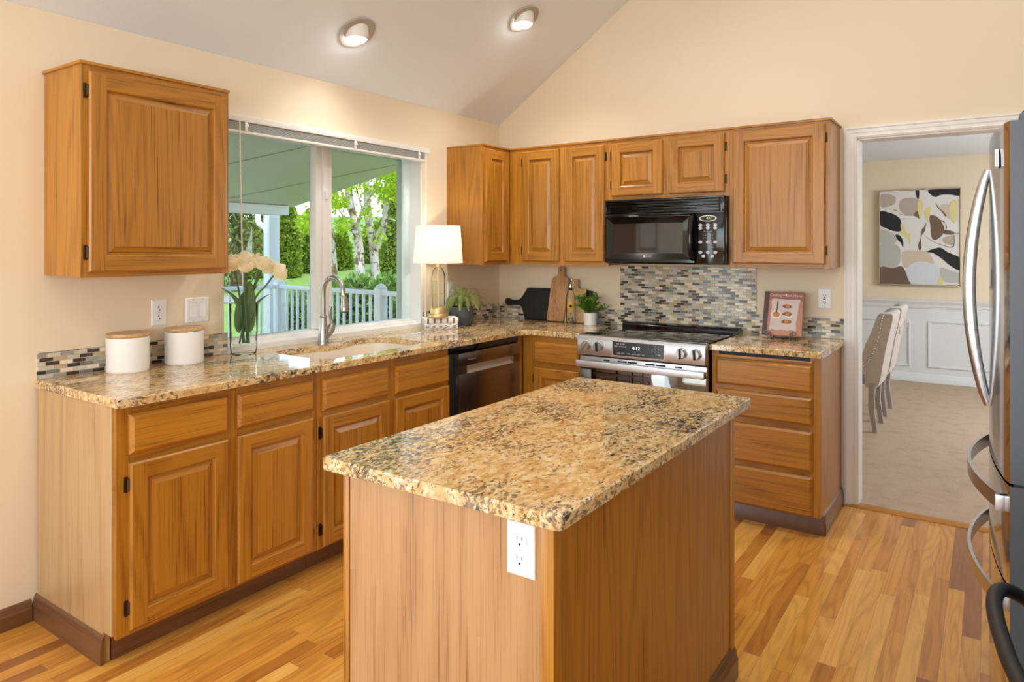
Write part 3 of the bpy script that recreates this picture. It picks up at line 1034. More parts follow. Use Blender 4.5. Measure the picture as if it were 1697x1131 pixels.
mb.prism([(IX1 - 0.001 + p[0] * 1.2, p[1]) for p in base_profile(0.10, 0.014)], 'y', IY0 - 0.0, IY1 + 0.004)
mb.build('plinth', BROWN['y'], isl, angle=30)

# ------------------------------------------------------------------ worktops


def slab(name, outline, z0, z1, hole=None, ease=0.004):
    """Stone slab from a CCW outline with an optional hole and an eased top edge."""
    bm = bmesh.new()
    ins = offset_poly(outline, ease)
    edges, loops = [], []
    def loop(pts, z):
        vs = [bm.verts.new((p[0], p[1], z)) for p in pts]
        es = [bm.edges.new((vs[i], vs[(i + 1) % len(vs)])) for i in range(len(vs))]
        return vs, es
    top, te = loop(ins, z1)
    ht = None
    fe = list(te)
    if hole:
        hole = hole[::-1] if Vector((0, 0)) is None else hole
        ht, he = loop(hole, z1)
        fe += he
    bmesh.ops.triangle_fill(bm, use_beauty=True, use_dissolve=False, edges=fe)
    r1, _ = loop(outline, z1 - ease)
    r2, _ = loop(outline, z0 + 0.002)
    n = len(outline)
    for a, b in ((top, r1), (r1, r2)):
        for i in range(n):
            bm.faces.new((a[i], a[(i + 1) % n], b[(i + 1) % n], b[i]))
    bot, be = loop(outline, z0)
    for i in range(n):
        bm.faces.new((r2[i], r2[(i + 1) % n], bot[(i + 1) % n], bot[i]))
    fb = list(be)
    if hole:
        hb, hbe = loop(hole, z0)
        fb += hbe
        m = len(hole)
        for i in range(m):
            bm.faces.new((ht[i], ht[(i + 1) % m], hb[(i + 1) % m], hb[i]))
    bmesh.ops.triangle_fill(bm, use_beauty=True, use_dissolve=False, edges=fb)
    bmesh.ops.recalc_face_normals(bm, faces=bm.faces)
    me = bpy.data.meshes.new(name)
    bm.to_mesh(me)
    bm.free()
    me.materials.append(M['granite'])
    me.polygons.foreach_set('use_smooth', [True] * len(me.polygons))
    me.set_sharp_from_angle(angle=math.radians(40))
    o = bpy.data.objects.new(name, me)
    COL.objects.link(o)
    return o


HT = 0.914
arc = [(0.733 + 0.10 * math.cos(a), -0.708 + 0.10 * math.sin(a)) for a in [PI - i * PI / 2 / 10 for i in range(11)]]
outline = [(0.001, -3.067), (0.633, -3.067)] + arc + [(1.038, -0.608), (1.038, -0.001), (0.001, -0.001)]
sink_ctrl = [(0.128, -2.075), (0.120, -1.995), (0.134, -1.90), (0.165, -1.815), (0.178, -1.735), (0.158, -1.65), (0.112, -1.54), (0.118, -1.44), (0.200, -1.385),
             (0.34, -1.375), (0.47, -1.392), (0.513, -1.45), (0.522, -1.55), (0.536, -1.68), (0.545, -1.83), (0.545, -1.97), (0.530, -2.075), (0.44, -2.115), (0.30, -2.115), (0.19, -2.105)]
hole = [tuple(p) for p in spline(sink_ctrl, 5, True)]
wt = slab('worktop', outline, 0.8845, HT, hole)
tag(wt, 'L-shaped speckled granite worktop around the sink and corner', 'worktop')
wt2 = slab('worktop', [(1.797, -0.612), (2.352, -0.612), (2.352, -0.001), (1.797, -0.001)], 0.8845, HT)
tag(wt2, 'short granite worktop right of the range under the cookbook', 'worktop')
wt3 = slab('worktop', [tuple(p) for p in rrect(1.681, 2.352, -3.109, -1.832, 0.014, 4)], 0.8845, HT)
tag(wt3, 'golden granite worktop on the kitchen island', 'worktop')

# sink bowl under the worktop
cx_ = sum(p[0] for p in hole) / len(hole)
cy_ = sum(p[1] for p in hole) / len(hole)
mb = MB()
rings = []
for k, z in ((1.06, 0.8840), (1.012, 0.8840), (1.005, 0.870), (0.97, 0.72), (0.90, 0.695), (0.25, 0.688), (0.07, 0.684)):
    rings.append([(cx_ + (p[0] - cx_) * k, cy_ + (p[1] - cy_) * k, z) for p in hole])
n = len(hole)
for a, b in zip(rings, rings[1:]):
    mb.add(a + b, [(i, (i + 1) % n, n + (i + 1) % n, n + i) for i in range(n)])
mb.add(rings[-1], [tuple(range(n))])
sk = thing('sink', 'cream undermount sink bowl set in the granite worktop', 'sink', (cx_, cy_, 0.684))
mb.build('bowl', M['sink'], sk)
mb = MB()
mb.lathe([(0.0, 0.690), (0.030, 0.690), (0.043, 0.696), (0.045, 0.692)], (cx_, cy_, 0.0), 24)
mb.build('drain', M['chrome'], sk)

# ------------------------------------------------------------------ tiled backsplashes
TILE = [plain('tile_%s' % n, c, 0.18) for n, c in (
    ('cream', srgb(236, 222, 200)), ('sand', srgb(190, 170, 134)), ('grey', srgb(160, 154, 146)), ('pale', srgb(196, 190, 180)),
    ('umber', srgb(66, 54, 48)), ('slate', srgb(122, 118, 116)), ('stone', srgb(206, 196, 180)))]
GROUT = plain('grout', srgb(216, 204, 186), 0.9)


def tiles(areas, P, seed):
    """Running-bond glass and stone mosaic; areas = list of (u0,u1,v0,v1)."""
    rnd = random.Random(seed)
    mb = MB()
    tw, th, g = 0.0485, 0.0162, 0.0018
    for (u0, u1, v0, v1) in areas:
        a = [P(u0, v0, 0.0005), P(u1, v0, 0.0005), P(u1, v1, 0.0005), P(u0, v1, 0.0005)]
        b = [P(u0, v0, 0.0045), P(u1, v0, 0.0045), P(u1, v1, 0.0045), P(u0, v1, 0.0045)]
        mb.add(a + b, [(0, 1, 2, 3), (4, 5, 6, 7), (0, 1, 5, 4), (1, 2, 6, 5), (2, 3, 7, 6), (3, 0, 4, 7)], 0)
    vmin = min(a[2] for a in areas)
    vmax = max(a[3] for a in areas)
    r = 0
    v = vmin
    while v < vmax - 0.004:
        v2 = min(v + th, vmax)
        spans = sorted([(a[0], a[1]) for a in areas if a[2] <= v + 0.004 and a[3] >= v2 - 0.004])
        merged = []
        for s_ in spans:
            if merged and s_[0] <= merged[-1][1] + 1e-4:
                merged[-1] = (merged[-1][0], max(merged[-1][1], s_[1]))
            else:
                merged.append(s_)
        off = (r % 2) * tw * 0.5 + (r % 3) * tw * 0.04
        last = -1
        for (s0, s1) in merged:
            k = math.floor((s0 - off) / tw)
            while off + k * tw < s1 - 0.004:
                a0, a1 = max(off + k * tw, s0) + g / 2, min(off + (k + 1) * tw, s1) - g / 2
                k += 1
                c = rnd.choices(range(7), (22, 17, 17, 12, 19, 13, 16))[0]
                if c == last:
                    c = (c + rnd.randint(1, 6)) % 7
                last = c
                if a1 - a0 < 0.004:
                    continue
                w = 0.0068
                q0 = [P(x, y, 0.004) for x, y in rect_ring(a0, a1, v + g / 2, v2 - g / 2, 0)]
                q1 = [P(x, y, w) for x, y in rect_ring(a0, a1, v + g / 2, v2 - g / 2, 0.0008)]
                mb.add(q0 + q1, [(4, 5, 6, 7)] + [(i, (i + 1) % 4, 4 + (i + 1) % 4, 4 + i) for i in range(4)], c + 1)
        v += th
        r += 1
    return mb


PX, PY = face_x(0.0), face_ny(0.0)
ZB = HT + 0.0005
o = tiles([(-3.063, -2.250, ZB, 1.0165)], PX, 3).build('backsplash', [GROUT] + TILE, smooth=False)
tag(o, 'mosaic tile strip on the wall behind the two white canisters', 'backsplash')
o = tiles([(-0.857, -0.009, ZB, 1.0165)], PX, 5).build('backsplash', [GROUT] + TILE, smooth=False)
tag(o, 'short mosaic tile strip between the window and the room corner', 'backsplash')
o = tiles([(0.0075, 0.990, ZB, 1.0165), (0.990, 1.876, ZB, 1.308), (1.876, 2.3515, ZB, 1.0302)], PY, 11).build('backsplash', [GROUT] + TILE, smooth=False)
tag(o, 'mosaic tile backsplash rising behind the range and along the wall', 'backsplash')

# ------------------------------------------------------------------ electrical plates


def plate(name, label, P, cu, cv, w, h, kind):
    mb = MB()
    steps = [(0, 0.0003), (0, 0.003), (0.003, 0.0055), (0.006, 0.006)]
    r = [[P(a, b, d) for a, b in rect_ring(cu - w / 2, cu + w / 2, cv - h / 2, cv + h / 2, i)] for i, d in steps]
    for x, y in zip(r, r[1:]):
        mb.add(x + y, [(k, (k + 1) % 4, 4 + (k + 1) % 4, 4 + k) for k in range(4)])
    mb.add(r[-1], [(0, 1, 2, 3)])
    mb.add(r[0], [(3, 2, 1, 0)])
    c = P(cu, cv, 0)
    t = thing(name, label, 'switch' if kind == 'switch' else 'outlet', c)
    mb.build('cover_plate', M['plastic'], t, angle=20)

    def poly(pts, d0, d1, mat, nm, par):
        m = MB()
        k = len(pts)
        m.add([P(a, b, d0) for a, b in pts] + [P(a, b, d1) for a, b in pts],
              [(i, (i + 1) % k, k + (i + 1) % k, k + i) for i in range(k)] + [tuple(range(k, 2 * k))])
        return m.build(nm, mat, par, angle=30)

    def socket(sv, par):
        s = []
        for i in range(24):
            a = 2 * PI * i / 24
            s.append((cu + max(-0.0165, min(0.0165, 0.0185 * math.cos(a))), sv + max(-0.0140, min(0.0140, 0.0165 * math.sin(a)))))
        so = poly(s, 0.005, 0.0078, M['plastic'], 'socket', par)
        m = MB()
        for du, dh in ((-0.0062, 0.0045), (0.0062, 0.0038)):
            q = rect_ring(cu + du - 0.0011, cu + du + 0.0011, sv + 0.0005, sv + 0.0005 + 2 * dh, 0)
            m.add([P(a, b, 0.0081) for a, b in q], [(0, 1, 2, 3)])
        m.add([P(cu + 0.0026 * math.cos(2 * PI * i / 10), sv - 0.0075 + 0.0028 * math.sin(2 * PI * i / 10), 0.0081) for i in range(10)], [tuple(range(10))])
        m.build('socket_holes', M['slot'], so, smooth=False, recalc=False)

    def screw(u, v):
        poly([(u + 0.0028 * math.cos(2 * PI * i / 10), v + 0.0028 * math.sin(2 * PI * i / 10)) for i in range(10)], 0.0055, 0.0068, M['key'], 'screw', t)

    if kind == 'duplex':
        socket(cv + 0.0195, t)
        socket(cv - 0.0195, t)
        screw(cu, cv)
    elif kind == 'switch':
        for du in (-0.023, 0.023):
            q = rect_ring(cu + du - 0.0165, cu + du + 0.0165, cv - 0.033, cv + 0.033, 0)
            fr = poly(rect_ring(cu + du - 0.0180, cu + du + 0.0180, cv - 0.0345, cv + 0.0345, 0), 0.0055, 0.0064, M['key'], 'rocker_surround', t)
            m = MB()
            a0, a1, b0, b1 = cu + du - 0.0165, cu + du + 0.0165, cv - 0.033, cv + 0.033
            hi, lo = (0.0072, 0.0115)
            top = [P(a0, b0, lo), P(a1, b0, lo), P(a1, b1, hi), P(a0, b1, hi)]
            bt = [P(a0, b0, 0.005), P(a1, b0, 0.005), P(a1, b1, 0.005), P(a0, b1, 0.005)]
            m.add(bt + top, [(4, 5, 6, 7)] + [(i, (i + 1) % 4, 4 + (i + 1) % 4, 4 + i) for i in range(4)])
            m.build('rocker', M['plastic'], t, smooth=False)
            for sv in (0.0485, -0.0485):
                screw(cu + du, cv + sv)
    else:
        poly(rect_ring(cu - 0.0165, cu + 0.0165, cv - 0.033, cv + 0.033, 0), 0.005, 0.0074, M['plastic'], 'receptacle_face', t)
        for sv in (0.019, -0.0195):
            body = poly(rect_ring(cu - 0.0145, cu + 0.0145, cv + sv - 0.0125, cv + sv + 0.0095, 0), 0.007, 0.0079, M['plastic'], 'socket', t)
            m = MB()
            for du in (-0.0062, 0.0062):
                m.add([P(a, b, 0.0081) for a, b in rect_ring(cu + du - 0.0012, cu + du + 0.0012, cv + sv - 0.0035, cv + sv + 0.0045, 0)], [(0, 1, 2, 3)])
            m.add([P(cu + 0.0026 * math.cos(2 * PI * i / 10), cv + sv - 0.0085 + 0.0028 * math.sin(2 * PI * i / 10), 0.0081) for i in range(10)], [tuple(range(10))])
            m.build('socket_holes', M['slot'], body, smooth=False, recalc=False)
        poly(rect_ring(cu - 0.0065, cu + 0.0065, cv + 0.0010, cv + 0.0060, 0), 0.0075, 0.0100, M['red'], 'reset_button', t)
        poly(rect_ring(cu - 0.0065, cu + 0.0065, cv - 0.0070, cv - 0.0020, 0), 0.0075, 0.0100, M['slot'], 'test_button', t)
        screw(cu, cv + 0.0485)
        screw(cu, cv - 0.0485)
    return t


plate('wall_outlet', 'white duplex outlet on the wall above the canisters', PX, -2.584, 1.137, 0.068, 0.113, 'duplex')
plate('light_switch', 'white double rocker switch plate left of the window', PX, -2.403, 1.136, 0.114, 0.113, 'switch')
plate('wall_outlet', 'white outlet half hidden behind the lamp and fern', PX, -0.5705, 1.136, 0.070, 0.113, 'duplex')
plate('wall_outlet', 'white outlet with a red button right of the cookbook', PY, 2.250, 1.137, 0.069, 0.113, 'gfci')
plate('wall_outlet', 'white duplex outlet on the near end of the island', face_ny(IY0 + 0.003), 2.237, 0.811, 0.0672, 0.108, 'duplex')

# ------------------------------------------------------------------ dishwasher
dw = thing('dishwasher', 'dark stainless dishwasher between the sink cabinet and the corner', 'dishwasher', (0.3, -0.98, 0))
mb = MB()
mb.box(0.03, 0.590, -1.310, -0.650, 0.10, 0.868, b=0.002)
mb.box(0.03, 0.53, -1.310, -0.650, 0.0, 0.10)
mb.build('tub', M['blackm'], dw)
mb = MB()
mb.box(0.592, 0.606, -1.302, -0.652, 0.842, 0.880, b=0.003)
mb.build('control_strip', M['black'], dw)
mb = MB()
DXF = 0.619
y0, y1 = -1.253, -0.652
mb.box(0.592, DXF, y0, y1, 0.768, 0.838, b=0.003)
mb.box(0.592, DXF, y0, -1.180, 0.724, 0.768)
mb.box(0.592, DXF, -0.722, y1, 0.724, 0.768)
mb.box(0.592, DXF, y0, y1, 0.105, 0.724, b=0.003)
dwd = mb.build('door', M['dsteel'], dw)
mb = MB()                                     # recessed pocket grip
mb.prism([(0.594, 0.768), (0.5965, 0.735), (0.604, 0.726), (DXF + 0.0015, 0.7235), (DXF + 0.0015, 0.7270), (0.607, 0.731), (0.600, 0.738), (0.598, 0.768)], 'y', -1.180, -0.722)
mb.build('pocket_handle', plain('handle_satin', srgb(196, 184, 174), 0.45, 0.5), dwd)
mb = MB()
mb.box(DXF - 0.002, DXF + 0.001, y0 - 0.0015, y0 + 0.002, 0.105, 0.838)
mb.box(DXF - 0.002, DXF + 0.001, y0, y1, 0.836, 0.8395)
mb.build('edge_trim', M['steely'], dwd, smooth=False)
PD = lambda u, v, w: (DXF + 0.0004 + w, u - 1.134, v + 0.8005)
lettering('logo_lettering', 'KitchenAid', PD, 0.014, plain('etched_logo', srgb(150, 138, 130), 0.4), dwd, squash=1.15)

# ------------------------------------------------------------------ range
rg = thing('range', 'stainless slide-in range with a black glass cooktop', 'range', (1.417, -0.33, 0))
RX0, RX1 = 1.042, 1.793
mb = MB()
mb.box(RX0, RX1, -0.615, -0.012, 0.02, 0.900)
mb.build('body', M['blackm'], rg, smooth=False)
mb = MB()
mb.box(RX0 - 0.001, RX1 + 0.001, -0.640, -0.020, 0.9155, 0.9215, b=0.002)
mb.build('cooktop', M['bglass'], rg)
mb = MB()
mb.prism([(-0.010, 0.9160), (-0.088, 0.9160), (-0.088, 0.928), (-0.080, 0.939), (-0.062, 0.944), (-0.010, 0.944)], 'x', RX0 + 0.002, RX1 - 0.002)
mb.build('rear_vent_trim', M['black'], rg)
CX0, CX1 = 1.036, 1.793
mb = MB()
mb.prism([(-0.61, 0.904), (-0.61, 0.917), (-0.645, 0.9195), (-0.660, 0.914), (-0.666, 0.902), (-0.672, 0.812), (-0.668, 0.806), (-0.61, 0.803)], 'x', CX0, CX1)
ctl = mb.build('control_panel', M['steel'], rg)
PC = lambda u, v, w: (u, -0.6705 - w + (v - 0.856) * 0.0667, v)
mb = MB()
q = rrect(1.262, 1.567, 0.819, 0.896, 0.003, 2)
k = len(q)
mb.add([PC(a, b, -0.001) for a, b in q] + [PC(a, b, 0.0016) for a, b in q], [(i, (i + 1) % k, k + (i + 1) % k, k + i) for i in range(k)] + [tuple(range(k, 2 * k))])
dsp = mb.build('display', M['display'], ctl, smooth=False)
mb = MB()
for a, b in rrect(1.259, 1.570, 0.816, 0.899, 0.004, 2):
    mb.V.append(PC(a, b, 0.0008))
mb.F, mb.I = [tuple(range(len(mb.V)))], [0]
mb.build('display_bezel', M['chrome'], ctl, smooth=False, recalc=False)
PT = lambda cu, cv: (lambda u, v, w: PC(u + cu, v + cv, 0.0020 + w))
lettering('clock_digits', '4:12', PT(1.405, 0.8655), 0.027, M['led'], dsp)
lettering('panel_legend', 'BAKE  AIR  KEEP', PT(1.310, 0.883), 0.0075, M['ink'], dsp)
lettering('panel_legend', 'BROIL  CONV  WARM', PT(1.310, 0.869), 0.0075, M['ink'], dsp)
lettering('panel_legend', 'OVEN   LIGHT        TIMER    START | CANCEL    LOCK', PT(1.374, 0.832), 0.0070, M['ink'], dsp)
for r_, row in enumerate(('1     2     3', '4     5     6', '7     8     9', '0   OK')):
    lettering('panel_legend', row, PT(1.517 + (0.018 if r_ == 3 else 0), 0.884 - r_ * 0.0145), 0.0095, M['ink'], dsp)
for i, (x, ang) in enumerate(((1.095, 0.55), (1.175, -0.1), (1.666, -0.05), (1.744, -0.08))):
    mb = MB()
    mb.lathe([(0.0, -0.002), (0.030, -0.002), (0.030, 0.003), (0.0255, 0.006), (0.0255, 0.022), (0.0235, 0.026), (0.0, 0.026)], (0, 0, 0), 28, axis='-y')
    g = MB()
    g.box(-0.0035, 0.0035, -0.040, -0.020, -0.0255, 0.0255, b=0.0015)
    g.xf(Matrix.Rotation(ang, 4, 'Y'))
    mb.xf(Matrix.Translation((x, -0.6715, 0.8605)))
    g.xf(Matrix.Translation((x, -0.6715, 0.8605)))
    kn = mb.build('knob', M['nickel'], ctl)
    g.build('knob_grip', M['nickel'] if i == 0 else M['slot'], kn)
    m2 = MB()
    m2.add([PC(x + 0.0015 * math.cos(2 * PI * j / 8), 0.897 + 0.0015 * math.sin(2 * PI * j / 8), 0.0004) for j in range(8)], [tuple(range(8))])
    m2.build('dial_mark', M['slot'], ctl, smooth=False, recalc=False)
mb = MB()
mb.box(RX0, RX1, -0.648, -0.612, 0.235, 0.795, b=0.002)
dr = mb.build('oven_door', M['steel'], rg)
mb = MB()
mb.box(RX0 + 0.001, RX1 - 0.001, -0.6505, -0.640, 0.261, 0.769, b=0.002)
mb.build('door_glass', M['bglass'], dr)
for a, b in ((1.195, 1.232), (1.283, 1.338), (1.343, 1.400), (1.450, 1.506), (1.511, 1.568), (1.620, 1.660)):
    mb = MB()
    mb.box(a, b, -0.6490, -0.6470, 0.776, 0.785)
    mb.build('vent_slot', M['slot'], dr, smooth=False)
mb = MB()
prof = rrect(-0.703, -0.688, 0.738, 0.776, 0.004, 3)
mb.prism(prof, 'x', 1.044, 1.796)
mb.box(1.050, 1.072, -0.690, -0.645, 0.742, 0.772, b=0.003)
mb.box(1.768, 1.790, -0.690, -0.645, 0.742, 0.772, b=0.003)
mb.build('door_handle', M['steel'], dr)
mb = MB()
mb.box(RX0, RX1, -0.646, -0.612, 0.06, 0.230, b=0.003)
mb.build('storage_drawer', M['steel'], rg)

# ------------------------------------------------------------------ microwave
mw = thing('microwave', 'black over-the-range microwave under the short cabinet', 'microwave', (1.44, -0.2, 1.325))
MX0, MX1 = 1.064, 1.806
mb = MB()
mb.box(MX0, MX1, -0.350, -0.002, 1.327, 1.714, b=0.003)
mb.build('case', M['black'], mw)
mb = MB()
mb.box(MX0 + 0.002, MX1 - 0.004, -0.352, -0.345, 1.622, 1.714)
for i in range(5):
    z = 1.630 + i * 0.0172
    mb.prism([(-0.350, z), (-0.372, z), (-0.381, z + 0.003), (-0.381, z + 0.0060), (-0.366, z + 0.0075), (-0.350, z + 0.0115)], 'x', MX0 + 0.012, 1.772)
mb.box(MX0 + 0.002, MX0 + 0.012, -0.382, -0.345, 1.622, 1.714, b=0.002)
mb.box(1.772, MX1 - 0.004, -0.382, -0.345, 1.622, 1.714, b=0.002)
mb.box(MX0 + 0.002, MX1 - 0.004, -0.384, -0.345, 1.704, 1.714, b=0.002)
mb.box(MX0 + 0.002, MX1 - 0.004, -0.384, -0.345, 1.618, 1.627, b=0.002)
mb.build('vent_grille', M['black'], mw)
PM = face_ny(-0.350)
mb = MB()                                     # door: bevels sloping in to the window
rings = []
for i, w in ((0, 0.0), (0, 0.034), (0.006, 0.040), (0.012, 0.040)):
    rings.append([PM(a, b, w) for a, b in rect_ring(MX0 + 0.004, 1.640, 1.332, 1.616, i)])
rings.append([PM(a, b, 0.040) for a, b in ((1.080, 1.355), (1.612, 1.355), (1.612, 1.606), (1.080, 1.606))])
rings.append([PM(a, b, 0.014) for a, b in ((1.118, 1.391), (1.556, 1.391), (1.556, 1.568), (1.118, 1.568))])
for a, b in zip(rings, rings[1:]):
    mb.add(a + b, [(k, (k + 1) % 4, 4 + (k + 1) % 4, 4 + k) for k in range(4)])
mdoor = mb.build('door', M['black'], mw, angle=15)
mb = MB()
mb.add([PM(a, b, 0.0145) for a, b in ((1.116, 1.389), (1.558, 1.389), (1.558, 1.570), (1.116, 1.570))], [(0, 1, 2, 3)])
mb.build('door_window', M['mwglass'], mdoor, smooth=False, recalc=False)
mb = MB()
mb.tube(spline([(1.626, -0.392, 1.606), (1.624, -0.412, 1.585), (1.622, -0.424, 1.53), (1.622, -0.428, 1.47), (1.623, -0.424, 1.42), (1.625, -0.412, 1.375), (1.626, -0.392, 1.358)], 6), 0.012, 12)
mb.V = [(1.624 + (x - 1.624) * 1.15, y, z) for x, y, z in mb.V]
mb.build('door_handle', M['black'], mdoor)
mb = MB()
mb.box(1.644, MX1 - 0.004, -0.390, -0.348, 1.332, 1.616, b=0.005)
cp = mb.build('control_panel', M['black'], mw)
PK = lambda cu, cv: (lambda u, v, w: (cu + u, -0.3904 - w, cv + v))


def oval(cu, cv, a, b, w0, w1, mat, nm, par, n_=20):
    m = MB()
    m.add([(cu + a * math.cos(2 * PI * i / n_), -0.390 - w0, cv + b * math.sin(2 * PI * i / n_)) for i in range(n_)] +
          [(cu + a * 0.94 * math.cos(2 * PI * i / n_), -0.390 - w1, cv + b * 0.94 * math.sin(2 * PI * i / n_)) for i in range(n_)],
          [(i, (i + 1) % n_, n_ + (i + 1) % n_, n_ + i) for i in range(n_)] + [tuple(range(n_, 2 * n_))])
    return m.build(nm, mat, par, angle=30)


oval(1.713, 1.588, 0.051, 0.0175, 0, 0.003, M['ink'], 'display_ring', cp, 32)
ds = oval(1.713, 1.588, 0.045, 0.0132, 0.002, 0.0034, M['slot'], 'display', cp, 32)
lettering('clock_digits', '4:12', (lambda u, v, w: (1.720 + u, -0.3938 - w, 1.588 + v)), 0.017, M['ledg'], ds)
lettering('panel_legend', 'MICROWAVE', PK(1.713, 1.563), 0.0055, M['key'], cp)
for (x, z) in [(1.670, 1.551), (1.713, 1.551), (1.755, 1.551), (1.670, 1.534), (1.713, 1.534), (1.755, 1.534), (1.670, 1.455), (1.713, 1.455), (1.755, 1.455),
               (1.670, 1.397), (1.713, 1.397), (1.755, 1.397), (1.687, 1.376), (1.737, 1.376)]:
    oval(x, z, 0.0115, 0.0085, 0, 0.0022, M['key'], 'key', cp)
lettering('panel_legend', 'TIME     SET    COOK', PK(1.713, 1.516), 0.0055, M['key'], cp)
lettering('panel_legend', '1    2    3    4    5', PK(1.713, 1.494), 0.0080, M['key'], cp)
lettering('panel_legend', '6    7    8    9    0', PK(1.713, 1.479), 0.0080, M['key'], cp)
lettering('panel_legend', 'Turbo', PK(1.735, 1.427), 0.0090, M['key'], cp)
oval(1.330, 1.3725, 0.0065, 0.0065, 0, 0.0012, M['ink'], 'logo_emblem', mdoor)
lettering('logo_lettering', 'MAYTAG', PK(1.358, 1.3722), 0.0085, M['ink'], mdoor, squash=1.1)

# ------------------------------------------------------------------ refrigerator
FR0, FR1 = -2.000, -1.090           # near and far sides
fr = thing('refrigerator', 'stainless french-door refrigerator with bow handles at the right edge', 'refrigerator', (3.45, -1.545, 0))
mb = MB()
mb.box(3.135, 3.86, FR0 + 0.004, FR1 - 0.004, 0.02, 1.735, b=0.004)
mb.build('cabinet_body', M['fside'], fr)


def bulge(y):
    s = (y - FR0) / (FR1 - FR0)
    return 3.056 - 0.041 * (1 - (2 * s - 1) ** 2)


def fridge_front(name, ya, yb, za, zb):
    mb = MB()
    n_ = 18
    ys = [ya + (yb - ya) * i / n_ for i in range(n_ + 1)]
    poly = [(bulge(y), y) for y in ys]
    poly[0] = (poly[0][0] + 0.004, ya)
    poly[-1] = (poly[-1][0] + 0.004, yb)
    poly = [(3.130, ya)] + poly + [(3.130, yb)]
    poly = poly[::-1]
    mb.prism(poly, 'z', za, zb)
    mats = [M['steelz'], M['fside']]
    k = len(poly)
    for i, f in enumerate(mb.F):
        if i < k:
            a = poly[i]
            b = poly[(i + 1) % k]
            if abs(a[1] - b[1]) < 1e-6:
                mb.I[i] = 1
    return mb.build(name, mats, fr, angle=30)


M['hsteel'] = plain('handle_steel', srgb(206, 208, 212), 0.30, 1.0)
ym = (FR0 + FR1) / 2
dl = fridge_front('door', FR0, ym - 0.003, 0.803, 1.752)
dr_ = fridge_front('door', ym + 0.003, FR1, 0.803, 1.752)
f1 = fridge_front('freezer_drawer', FR0, FR1, 0.532, 0.795)
f2 = fridge_front('freezer_drawer', FR0, FR1, 0.06, 0.524)
for par, yy in ((dl, ym - 0.035), (dr_, ym + 0.035)):
    mb = MB()
    z0, z1 = 0.925, 1.665
    pts = []
    for i in range(25):
        s = i / 24
        pts.append((3.012 - 0.050 * math.sin(PI * s) ** 0.8, yy, z0 + (z1 - z0) * s))
    mb.tube(pts, [0.010 + 0.0085 * math.sin(PI * i / 24) ** 0.5 for i in range(25)], 14)
    mb.build('door_handle', M['hsteel'], par)
for par, zz in ((f1, 0.735), (f2, 0.470)):
    mb = MB()
    v, f = [], []
    m_ = 28
    for i in range(m_ + 1):
        s = i / m_
        y = FR0 + 0.045 + (FR1 - FR0 - 0.09) * s
        xo = bulge(y) - 0.006 - 0.052 * math.sin(PI * s) ** 0.75
        for dx, dz in ((0, -0.021), (0, 0.021), (0.009, 0.021), (0.009, -0.021)):
            v.append((xo + dx, y, zz + dz))
    for i in range(m_):
        for j in range(4):
            f.append((i * 4 + j, i * 4 + (j + 1) % 4, (i + 1) * 4 + (j + 1) % 4, (i + 1) * 4 + j))
    f += [(3, 2, 1, 0), (m_ * 4, m_ * 4 + 1, m_ * 4 + 2, m_ * 4 + 3)]
    mb.add(v, f)
    mb.box(3.028, 3.056, FR0 + 0.040, FR0 + 0.062, zz - 0.021, zz + 0.021, b=0.002)
    mb.box(3.028, 3.056, FR1 - 0.062, FR1 - 0.040, zz - 0.021, zz + 0.021, b=0.002)
    mb.build('drawer_handle', M['hsteel'], par, angle=30)
mb = MB()
mb.box(3.080, 3.20, FR0 + 0.012, FR0 + 0.075, 1.752, 1.772, b=0.005)
mb.lathe([(0, 1.780), (0.013, 1.780), (0.015, 1.772), (0.015, 1.752)], (3.10, FR0 + 0.04, 0), 16)
mb.build('hinge_cover', M['fside'], fr)
mb = MB()
mb.box(3.068, 3.14, FR0 + 0.006, FR0 + 0.06, 0.7955, 0.8025)
mb.box(3.068, 3.14, FR0 + 0.006, FR0 + 0.06, 0.5245, 0.5315)
mb.build('gasket', M['blackm'], fr, smooth=False)
mb = MB()
mb.box(3.10, 3.8, FR0 + 0.02, FR1 - 0.02, 0.0, 0.058)
mb.build('base_grille', M['blackm'], fr, smooth=False)
# magnet
mb = MB()
yM, zM = -1.885, 1.665
mb.prism([(yM - 0.016, zM - 0.022), (yM - 0.004, zM - 0.028), (yM + 0.010, zM - 0.018), (yM + 0.012, zM + 0.004), (yM + 0.020, zM + 0.012), (yM + 0.012, zM + 0.026), (yM - 0.002, zM + 0.028), (yM - 0.014, zM + 0.010)], 'x', bulge(yM) - 0.010, bulge(yM) - 0.0005)
o = mb.build('fridge_magnet', M['plastic'])
tag(o, 'small white magnet near the top of the refrigerator door', 'magnet')

# black appliance with a tubular handle, cut by the right edge of the view
ov = thing('wall_oven', 'black appliance with a thick tube handle beside the refrigerator, lower right', 'appliance', (3.5, -3.05, 0))
mb = MB()
mb.box(3.130, 3.86, -3.42, -2.70, 0.10, 0.905, b=0.004)
mb.box(3.16, 3.86, -3.41, -2.71, 0.0, 0.10)
mb.build('case', M['blackm'], ov)
mb = MB()
mb.box(3.108, 3.129, -3.41, -2.71, 0.12, 0.80, b=0.004)
od = mb.build('oven_door', M['bglass'], ov)
mb = MB()
mb.tube(spline([(3.112, -2.735, 0.775), (3.085, -2.748, 0.800), (3.058, -2.765, 0.823), (3.037, -2.785, 0.836), (3.026, -2.815, 0.840), (3.022, -2.86, 0.840),
                (3.026, -2.93, 0.838), (3.038, -3.03, 0.838), (3.050, -3.10, 0.838), (3.058, -3.20, 0.838), (3.060, -3.28, 0.834), (3.075, -3.33, 0.820), (3.112, -3.37, 0.780)], 6), 0.0118, 14)
mb.build('door_handle', M['blackm'], od)

